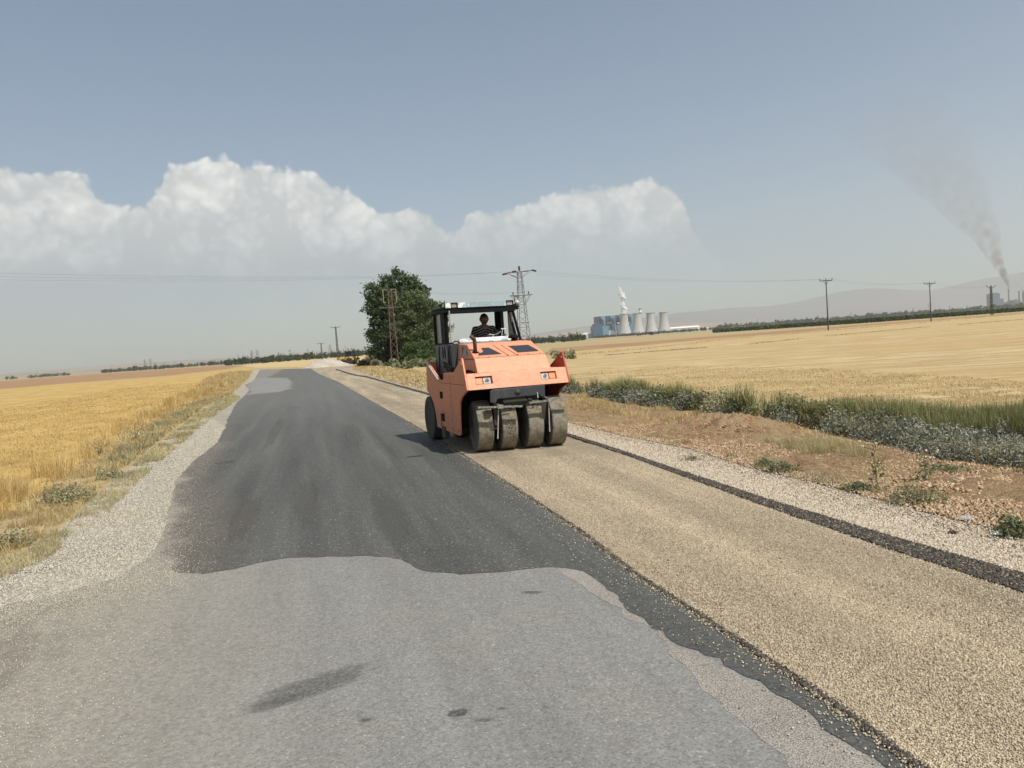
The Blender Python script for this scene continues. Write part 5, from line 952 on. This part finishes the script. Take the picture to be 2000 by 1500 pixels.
m_ = MB(); m_.tube([(.60, -.66, 1.80), (.60, -.66, 2.03), (.61, -.64, 2.09), (.66, -.60, 2.13), (.69, -.58, 2.155)], [.036, .036, .038, .038, .036], 14); m_.build('exhaust_pipe', RUSTP, rol, True)
m_ = MB(); m_.lathe([(.037, 0), (.075, 0), (.07, .01), (.037, .012)], 18, 'z', (.60, -.66, 1.852)); m_.build('exhaust_collar', DARK, rol)
m_ = MB(); m_.lathe([(.0, .075), (.05, .07), (.10, .045), (.115, .01), (.10, 0), (.05, -.005), (.05, -.06), (0, -.06)], 20, 'z', (-.44, -1.42, 2.085)); m_.build('air_intake', CABB, rol, True)
# underside: machine body, front beam
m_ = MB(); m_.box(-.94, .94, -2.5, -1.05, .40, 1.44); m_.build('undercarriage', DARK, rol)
m_ = MB(); m_.box(-.6, .6, -3.1, -2.5, .95, 1.40); m_.box(-.94, .94, -3.16, -3.12, 1.06, 1.70); m_.build('rear_body', ORG, rol)
m_ = MB(); m_.box(-.955, .955, -3.1, -1.7, 1.30, 1.34); m_.build('cab_floor', GRY, rol)
m_ = MB(); m_.box(-.28, .28, -.9, -.15, .80, 1.16); m_.build('steering_head', GREASE, rol)
m_ = MB(); m_.prism([(.60, .935), (.50, .93), (.455, .995), (-.36, 1.005), (-.375, .965), (-.46, .965), (-.47, 1.18), (.54, 1.17), (.59, 1.14)], .03, .075, 'y'); beam = m_.build('front_beam', GRY, rol, bevel=.012)
m_ = MB(); m_.lathe([(0, .02), (.03, .022), (.03, .012), (.055, .012), (.058, 0)], 20, 'y', (.07, .075, 1.09)); m_.build('pivot_pin', GREASE, beam, True)
m_ = MB(); m_.tube([(-.30, .09, 1.06), (-.305, .10, .99), (-.305, .10, .955)], [.006, .009, .012], 8); m_.build('grease_rod', plain('bright_steel', (.6, .6, .58), .3, .5, .6), rol)
m_ = MB(); m_.tube([(.35, -.05, 1.12), (.38, .02, .98), (.30, .03, .86), (.20, -.02, .80)], .012, 8); m_.tube([(-.12, -.05, 1.0), (-.16, .03, .90), (-.24, .02, .84), (-.30, -.05, .86)], .012, 8); m_.build('hydraulic_hose', DARK, rol)
m_ = MB(); m_.box(.18, .60, -.33, -.24, .42, .54); m_.box(-.74, -.30, -.26, -.17, .42, .54); m_.box(.30, .46, -.36, -.20, .50, .86); m_.box(-.60, -.44, -.30, -.14, .50, .86); m_.build('axle', GREASE, rol)
# wheels
def tyremat(name, c, c2):
    m = MT(name, .85, .25); v = m.tc.outputs['Object']; a = m.noise(5, 6, .7, v); b = m.noise(40, 5, .75, v); q = m.mix(m.rng(a, .38, .64), c, c2); q = m.mix(m.rng(m.noise(9, 6, .8, v), .52, .62, 0, .6), q, (.06, .052, .04)); q = m.mix(m.rng(b, .55, .70, 0, .7), q, (.055, .046, .035)); m.col(q); m.bump(b, .35, .008); return m.done()
TY = tyremat('dusty_smooth_tyre', (.24, .21, .155), (.13, .11, .08)); TYS = tyremat('tyre_sidewall', (.13, .125, .115), (.09, .088, .08)); TYR = tyremat('rear_tyre', (.050, .05, .047), (.075, .07, .062)); RIM = plain('dusty_rim', (.105, .10, .09), .8, .3, var=.25)
def sidewalls(t, h):
    if len(t.data.materials) < 2: return
    for p in t.data.polygons:
        if abs(p.normal.x) > .55: p.material_index = 1
def rwheel(name, x, y, r, wd, yaw, tmat, label=None):
    h = wd / 2; wroot = MB(); n = 44
    hp = [(r * .60, .86), (r * .64, .95), (r * .74, .985), (r * .86, .985), (r * .93, .965), (r * .958, .955), (r * .972, .945), (r * .982, .925), (r * .990, .88), (r * .996, .70), (r, .35)]; prof = [(a, -h * b) for a, b in hp] + [(a, h * b) for a, b in hp[::-1]]
    e = empty(name, (x, y, r)); e.parent = rol; e.rotation_euler = (0, 0, -yaw * .43)
    if label: e['label'] = label
    wroot.lathe(prof, n, 'x'); t = wroot.build('tyre', [tmat, TYS] if tmat is TY else tmat, e, True); t.data.set_sharp_from_angle(angle=math.radians(24)); sidewalls(t, h)
    m_ = MB(); m_.lathe([(r * .60, -h * .85), (r * .58, -h * .80), (r * .50, -h * .74), (r * .48, -h * .30), (r * .20, -h * .22), (r * .19, -h * .55), (0, -h * .55)], 36, 'x')
    m_.lathe([(r * .60, h * .85), (r * .58, h * .80), (r * .50, h * .74), (r * .48, h * .30), (r * .20, h * .22), (r * .19, h * .55), (0, h * .55)], 36, 'x'); rm = m_.build('rim', RIM, e)
    m_ = MB()
    for k_ in range(8):
        a = 2 * PI * k_ / 8
        for s_ in (-1, 1): m_.lathe([(.016, -.012), (.016, .012), (0, .013)], 6, 'x', (s_ * h * .30, math.cos(a) * r * .34, math.sin(a) * r * .34))
    m_.build('wheel_nuts', GREASE, e); return e
YAW = math.radians(11.5); wx = [.605, .170, -.305, -.735]; FW = []
for i, x in enumerate(wx):
    yy = -.285 - (x + .06) * math.tan(YAW); FW.append(rwheel('front_wheel', x, yy - .17, .475, .305, YAW, TY, ['outer front wheel with its dusty sidewall showing', 'front wheel with stone chippings stuck to its tread', 'third front wheel from the left of the picture', 'rightmost front wheel'][i]))
# chippings stuck on the second tyre
n_ = 420; a = rng.normal(math.radians(2), .24, n_); q = rng.uniform(-.105, .09, n_) * np.clip(1.15 - np.abs(a) * 1.4, .3, 1); P = np.column_stack([q, np.cos(a) * .476, np.sin(a) * .476]); sz = rng.uniform(.004, .009, n_)
st_ = MT('stuck_stone', .7); st_.col(st_.ramp(st_.island(), [(0, (.02, .018, .015)), (.5, (.03, .027, .022)), (.62, (.40, .34, .24)), (1, (.62, .56, .44))])); stk = stones('stuck_chippings', P, sz, st_.done(), None, FW[1]); stk['kind'] = 'stuff'
for x in (.84, .28, -.28, -.84): rwheel('rear_wheel', x, -3.22, .475, .30, 0, TYR, 'outer rear wheel in shade' if x > .8 else None)
# scrapers in front of the front tyres and their hanging rods
def scraper(xa, xb, za, zb, ya, yb, zz):
    m_ = MB(); n = 12
    for k_ in range(n):
        t0, t1 = k_ / n, (k_ + 1) / n; x0, x1 = xa + (xb - xa) * t0, xa + (xb - xa) * t1; zc = za + (zb - za) * t0 + random.uniform(-.004, .004) + zz * (abs(t0 - .5) * 2) ** 1.5; yc = ya + (yb - ya) * t0
        m_.box(min(x0, x1) , max(x0, x1) - .0005, yc - .01, yc + .05, zc - .016, zc + .014)
    xm = (xa + xb) / 2; ym = (ya + yb) / 2; m_.box(xm - .055, xm + .045, ym - .02, ym + .062, (za + zb) / 2 - .03, (za + zb) / 2 + .035)
    m_.tube([(xm, ym, (za + zb) / 2 + .02), (xm, ym - .3, (za + zb) / 2 + .05)], .02, 8)
    return m_.build('scraper_bar', plain('muddy_steel', (.22, .20, .17), .85, .2, 0, .45, 30), rol)
scraper(.84, .04, .875, .835, .05, .16, -.0); scraper(-.09, -.85, .885, .93, .17, .28, .0)
for (x0, y0, z0, x1, y1, z1) in ((.455, .075, .83, .50, .06, .28), (-.47, .20, .87, -.455, .20, .33)):
    m_ = MB(); m_.tube([(x0, y0, z0), (x1, y1, z1)], [.008, .011], 8); m_.build('hanging_rod', plain('pale_rod', (.42, .38, .32), .6), rol)
# cab
m_ = MB(); yf, yr = -1.95, -3.06
def post(a, b, w): m_.bar(a, b, w)
post((.75, -2.99, 1.34), (.75, -2.99, 2.74), .075); m_.box(.70, .78, -2.48, -2.16, 2.05, 2.70); post((.77, -2.62, 1.5), (.77, -2.62, 2.06), .05)
post((-.68, -2.98, 1.34), (-.68, -2.98, 2.74), .15); post((-.80, -2.60, 2.05), (-.80, -2.60, 2.74), .07)
post((-.72, -2.02, 2.04), (-.74, -2.48, 2.76), .045); post((-.79, -1.98, 2.04), (-.80, -2.44, 2.76), .045)
m_.box(-.80, .80, yr, yr + .06, 2.70, 2.765); m_.box(-.74, .72, -2.13, -2.05, 2.66, 2.768); m_.box(.72, .80, yr + .06, -2.05, 2.69, 2.765); m_.box(-.82, -.745, yr + .06, -2.05, 2.69, 2.765)
m_.box(.70, .80, yr + .12, -1.9, 2.045, 2.075); m_.box(-.84, -.66, yr + .12, -1.9, 2.02, 2.055); m_.box(-.58, .62, -3.03, -2.96, 1.98, 2.05)
frame = m_.build('cab_frame', CABB, rol)
m_ = MB(); m_.tube([(.70, -2.0, 2.72), (.705, -1.97, 2.05), (.71, -1.95, 1.95)], .016, 8); m_.build('front_pole', plain('worn_pole', (.30, .29, .27), .6), rol)
m_ = MB(); m_.box(-.735, -.715, -2.46, -2.24, 1.98, 2.64); m_.build('cab_screen', plain('grey_green_screen', (.33, .36, .33), .5), rol)
m_ = MB(); m_.box(-.80, .81, -3.08, -2.06, 2.77, 2.80); roof = m_.build('cab_roof', CABB, rol)
m_ = MB(); m_.box(.745, .755, -2.93, -2.50, 2.08, 2.68); m_.build('side_pane', plain('dusty_pane', (.20, .22, .21), .3, .5), rol)
# light bar across the front of the roof: flaking paint with two lamps let in
zb0, zb1, yb0, yb1 = 2.775, 2.875, -2.06, -2.02
for (nm, a, b, mt) in (('light_bar_end', .655, .765, PLW), ('light_bar_panel', .34, .505, PLW), ('light_bar_panel', -.50, .34, PLB), ('light_bar_panel', -.535, -.50, PLW)): m_ = MB(); m_.box(a + .001, b, yb0, yb1, zb0, zb1); m_.build(nm, mt, rol)
for a, b in ((.508, .652), (-.70, -.54)):
    m_ = MB(); m_.box(a, b, -2.09, -2.075, zb0, zb1 + .006); m_.box(a, b, -2.075, -2.02, zb1 - .008, zb1 + .006); m_.box(a, a + .01, -2.075, -2.02, zb0, zb1 - .009); m_.box(b - .01, b, -2.075, -2.02, zb0, zb1 - .009); wl = m_.build('work_light', CABB, rol)
    m_ = MB(); m_.box(a + .016, b - .016, -2.07, -2.045, zb0 + .008, zb1 - .015); m_.build('reflector', plain('dull_reflector', (.36, .33, .30), .25, .6, .3), wl, bevel=.006)
m_ = MB(); m_.box(-.70, .765, -2.30, -2.095, 2.802, 2.868); m_.build('light_bar_back', PLW, rol)
m_ = MB(); m_.lathe([(0, 0), (.05, .004), (.058, .02), (.045, .06), (0, .07)], 16, 'y', (-.80, -2.10, 2.83)); m_.build('side_lamp', plain('side_lamp_glass', (.42, .42, .40), .2, .6), rol, True)
for x in (.775, -.74): m_ = MB(); m_.tube([(x, -2.05, 2.80), (x, -2.04, 2.93)], .008, 6); m_.build('bracket', CABB, rol)
# rolled sun screen resting on the dash
m_ = MB(); pr = []
for k_ in range(11):
    a = PI * k_ / 10; pr.append((-1.80 + .10 * math.cos(a) , 2.035 + .105 * math.sin(a)))
m_.prism(pr, -.50, .585); m_.build('dash_cover', PLW, rol, True)
m_ = MB(); m_.tube([(.60, -1.75, 2.05), (.64, -1.75, 2.09), (.70, -1.75, 2.09), (.74, -1.75, 2.045)], .012, 8); m_.build('grab_loop', CABB, rol)
m_ = MB(); m_.box(-.82, .80, -1.98, -1.63, 1.50, 2.032); m_.build('dash_bulkhead', GRY, rol)
# grey cab side; its slots are dark plates coloured like shaded holes
m_ = MB(); m_.prism([(-1.64, 1.50), (-1.68, 2.04), (-2.98, 2.045), (-2.98, 1.42), (-2.1, 1.36)], .775, .80); door = m_.build('door_panel', DOOR, rol, bevel=.008)
for (yc, w_) in ((-2.18, .045), (-2.34, .05)):
    m_ = MB(); P = [(yc + w_ * math.cos(t) , 1.87 + .13 * math.sin(t)) for t in np.linspace(0, 2 * PI, 18)[:-1]]; m_.prism(P, .8005, .804); m_.build('dark_slot_plate', DARK, door)
m_ = MB(); m_.box(.8005, .803, -2.35, -2.10, 1.56, 1.66); m_.build('lower_dark_slot_plate', DARK, door)
m_ = MB(); m_.tube([(.802, -2.62, 2.0), (.803, -2.66, 1.9), (.803, -2.72, 1.45)], .014, 6); m_.tube([(.802, -1.75, 2.0), (.803, -1.86, 1.9), (.803, -1.86, 1.6)], .012, 6); m_.build('door_rib', CABB, door)
m_ = MB(); m_.tube([(.84, -2.05, 1.70), (.90, -1.55, 1.585)], .014, 6); m_.build('grab_handle', plain('worn_handle', (.45, .43, .40), .5), rol)
m_ = MB(); m_.prism([(-1.30, 1.50), (-1.62, 1.50), (-1.95, 1.70), (-1.50, 1.60), (-1.28, 1.585)], .86, .93); m_.build('step_guard', CABB, rol)
m_ = MB(); m_.tube([(.80, -.62, 1.49), (.84, -.40, 1.52), (.80, -.30, 1.50)], .03, 8); m_.tube([(.92, -.5, 1.53), (.75, -.25, 1.49)], .012, 6); m_.build('hose', CABB, rol)
m_ = MB(); m_.tube([(-.74, -1.35, 2.02), (-.80, -1.30, 2.0), (-.84, -1.20, 1.86)], .012, 6); m_.build('rear_view_bracket', CABB, rol)
# seat, steering
m_ = MB(); m_.box(-.47, .05, -2.85, -2.35, 1.62, 1.74); m_.box(-.45, .03, -2.93, -2.80, 1.70, 2.18); m_.box(-.3, -.1, -2.7, -2.5, 1.34, 1.62); m_.build('driver_seat', CABB, rol, bevel=.03)
m_ = MB(); c0 = Vector((-.30, -2.16, 2.17)); nrm = Vector((0, -.55, .83)).normalized(); ua = Vector((1, 0, 0)); va = nrm.cross(ua)
m_.tube([c0 + (ua * math.cos(t) + va * math.sin(t)) * .185 for t in np.linspace(0, 2 * PI, 29)], .013, 8); m_.tube([c0, (-.30, -1.98, 1.9)], .025, 8)
wheel_ = m_.build('steering_wheel', CABB, rol, True)
m_ = MB()
for t in (.3, 2.2, 4.3): m_.bar(c0, c0 + (ua * math.cos(t) + va * math.sin(t)) * .18, .022)
m_.build('spokes', plain('spoke_metal', (.62, .62, .6), .35, .5, .3), wheel_)
m_ = MB(); m_.tube([(-.36, -1.93, 2.14), (-.40, -1.93, 2.30)], .006, 6); m_.box(-.46, -.36, -1.94, -1.925, 2.285, 2.305); m_.build('lever', plain('lever_steel', (.7, .7, .68), .3, .5, .4), rol)

# ------------------------------------------------------------------ the driver
def LW(p): return RM @ Vector(p)
def skin(name, J, E, R, mat, root=0, sub=2, parent=None):
    me = bpy.data.meshes.new(name); me.from_pydata([tuple(p) for p in J], E, []); me.materials.append(mat); o = bpy.data.objects.new(name, me); C.objects.link(o); o.parent = parent
    s_ = o.modifiers.new('skin', 'SKIN'); s_.use_smooth_shade = True
    if not me.skin_vertices: 
        bpy.context.view_layer.objects.active = o
    for i, r_ in enumerate(R):
        sv = me.skin_vertices[0].data[i]; sv.radius = r_ if isinstance(r_, tuple) else (r_, r_); sv.use_root = (i == root)
    ss = o.modifiers.new('sub', 'SUBSURF'); ss.levels = sub; ss.render_levels = sub; return o
man = empty('person'); man.matrix_world = RM @ Matrix.Translation((-.19, -2.55, -.12)) @ Matrix.Diagonal((1.1, 1.05, 1.05, 1)); tag(man, 'man in a dark striped shirt driving the orange roller', 'person')
SKIN_ = plain('tanned_skin', (.12, .065, .042), .55, .4, var=.08)
# figure coordinates: +y = forward (towards the camera), seat height 1.74
J = [(0, -.06, 1.83), (0, -.07, 2.00), (0, -.05, 2.18), (0, -.02, 2.33), (0, .0, 2.41), (0, .01, 2.46)]
R = [(.15, .11), (.135, .10), (.155, .105), (.13, .085), (.052, .055), (.05, .055)]
E_ = [(0, 1), (1, 2), (2, 3), (3, 4), (4, 5)]
def chain(pts, rs, start):
    i0 = start
    for p, r_ in zip(pts, rs): J.append(p); R.append(r_); E_.append((i0, len(J) - 1)); i0 = len(J) - 1
    return i0
hands = []
for s_ in (-1, 1):
    hx = -.11 + s_ * .155
    e = chain([(s_ * .175, -.03, 2.335), (s_ * .23, .01, 2.20), (s_ * .255, .06, 2.07), (hx + s_ * .05, .24, 2.10), (hx, .37, 2.155)], [(.062, .06), .050, .042, .037, .026], 3); palm = chain([(hx - s_ * .01, .405, 2.175)], [(.034, .020)], e); hands.append((palm, s_, hx))
    k_ = chain([(s_ * .10, .02, 1.81), (s_ * .12, .25, 1.80), (s_ * .13, .42, 1.79), (s_ * .13, .44, 1.60), (s_ * .13, .42, 1.44), (s_ * .13, .52, 1.39)], [.085, .078, .062, .055, .042, .035], 0)
for palm, s_, hx in hands:
    for f_ in range(4):
        ox = (f_ - 1.5) * .017; ln = (.030, .034, .032, .026)[f_]
        chain([(hx + ox, .425, 2.195), (hx + ox, .425 + ln * .7, 2.190), (hx + ox, .425 + ln * .6, 2.160)], [.009, .0085, .007], palm)
    chain([(hx - s_ * .035, .40, 2.165), (hx - s_ * .045, .425, 2.150)], [.010, .008], palm)
body = skin('body', J, E_, R, SKIN_, 0, 2, man)
# head: shaped sphere with brow, nose, jaw, ears
bm = bmesh.new(); bmesh.ops.create_uvsphere(bm, u_segments=32, v_segments=24, radius=1)
for v in bm.verts:
    x, y, z = v.co; w_ = .083 * (1 - .16 * max(0, -z) ** 1.3); d_ = .098; X = x * w_; Y = y * d_; Z = z * .115
    if y > 0:
        Y += .010 * math.exp(-((z + .12) / .20) ** 2 - (x / .20) ** 2) * 2.0                      # nose
        Y += .006 * math.exp(-((z - .18) / .12) ** 2)                                            # brow
        for sx_ in (-1, 1): Y -= .010 * math.exp(-((z - .03) / .11) ** 2 - ((x - sx_ * .38) / .17) ** 2)   # eye sockets
        Y += .006 * math.exp(-((z + .42) / .07) ** 2 - (x / .3) ** 2); Y += .007 * math.exp(-((z + .75) / .18) ** 2 - (x / .35) ** 2)   # lips, chin
    v.co = Vector((X, Y, Z))
me = bpy.data.meshes.new('head'); bm.to_mesh(me); bm.free(); me.materials.append(SKIN_)
for p in me.polygons: p.use_smooth = True
bh = bpy.data.objects.new('head', me); C.objects.link(bh)
hc = Vector((0, .03, 2.525)); bh.location = hc; bh.rotation_euler = (math.radians(-6), 0, math.radians(-10)); bh.parent = man
for s_ in (-1, 1):
    m_ = MB(); m_.lathe([(0, 0), (.013, .003), (.018, .010), (.014, .016)], 12, 'x', (0, 0, 0)); e = m_.build('ear', SKIN_, bh, True); e.location = (s_ * .074, -.005, 0); e.scale = (s_ * 1, 1, 1.7)
    m_ = MB(); m_.lathe([(0, .011), (.007, .0085), (.011, 0), (0, -.011)], 12, 'y', (s_ * .029, .083, .004)); m_.build('eye', plain('eye_white', (.5, .48, .45), .3), bh, True)
HAIRM = plain('black_hair', (.012, .010, .009), .7, .3); bm = bmesh.new(); bmesh.ops.create_uvsphere(bm, u_segments=28, v_segments=20, radius=1)
bmesh.ops.delete(bm, geom=[v for v in bm.verts if v.co.z < (.42 if v.co.y > .25 else (.05 if v.co.y > -.25 else -.35))], context='VERTS')
for v in bm.verts: v.co = Vector((v.co.x * .0865, v.co.y * .103 - .004, v.co.z * .1185)) * (1 + random.uniform(-.004, .008))
me = bpy.data.meshes.new('hair'); bm.to_mesh(me); bm.free(); me.materials.append(HAIRM); hr = bpy.data.objects.new('hair', me); C.objects.link(hr); hr.parent = bh; so_ = hr.modifiers.new('t', 'SOLIDIFY'); so_.thickness = .008
# striped shirt, trousers
m = MT('striped_shirt', .9, .2); sx = m.N.new('ShaderNodeSeparateXYZ'); m.L.new(m.tc.outputs['Object'], sx.inputs[0]); wv_ = m.math('SINE', m.math('MULTIPLY', m.math('ADD', sx.outputs[2], m.math('MULTIPLY', m.math('ABSOLUTE', sx.outputs[0]), .35)), 2 * PI / .052)); m.col(m.mix(m.rng(wv_, .55, .75), (.018, .014, .015), (.22, .21, .21))); SHIRT = m.done()
Js = [(0, -.06, 1.82), (0, -.07, 2.00), (0, -.05, 2.18), (0, -.02, 2.325), (0, -.005, 2.375)]; Rs = [(.168, .125), (.155, .118), (.172, .12), (.145, .10), (.075, .075)]; Es = [(0, 1), (1, 2), (2, 3), (3, 4)]
for s_ in (-1, 1):
    i0 = 3
    for p, r_ in (((s_ * .178, -.03, 2.335), (.074, .07)), ((s_ * .232, .01, 2.20), .063), ((s_ * .25, .045, 2.11), .060)): Js.append(p); Rs.append(r_); Es.append((i0, len(Js) - 1)); i0 = len(Js) - 1
skin('shirt', Js, Es, Rs, SHIRT, 0, 2, man)
Jt = [(0, -.06, 1.82), (0, -.065, 1.90)]; Rt = [(.165, .125), (.158, .12)]; Et = [(0, 1)]
for s_ in (-1, 1):
    i0 = 0
    for p, r_ in (((s_ * .10, .02, 1.81), .098), ((s_ * .12, .25, 1.80), .088), ((s_ * .13, .42, 1.79), .073), ((s_ * .13, .44, 1.60), .066), ((s_ * .13, .42, 1.47), .060)): Jt.append(p); Rt.append(r_); Et.append((i0, len(Jt) - 1)); i0 = len(Jt) - 1
skin('trousers', Jt, Et, Rt, plain('dark_trousers', (.03, .032, .04), .9), 0, 2, man)
# ------------------------------------------------------------------ haze
hm = bpy.data.materials.new('haze'); hm.use_nodes = True; t_ = hm.node_tree; t_.nodes.clear(); ho = t_.nodes.new('ShaderNodeOutputMaterial'); hv = t_.nodes.new('ShaderNodeVolumePrincipled'); t_.links.new(hv.outputs[0], ho.inputs['Volume'])
hv.inputs['Color'].default_value = (.925, .945, .945, 1); hv.inputs['Density'].default_value = HAZE; hv.inputs['Anisotropy'].default_value = 0.40
m_ = MB(); m_.box(-15000, 15000, -15000, 15000, -1.5, 1650); hz = m_.build('haze', hm); tag(hz, None, None, None, 'stuff')
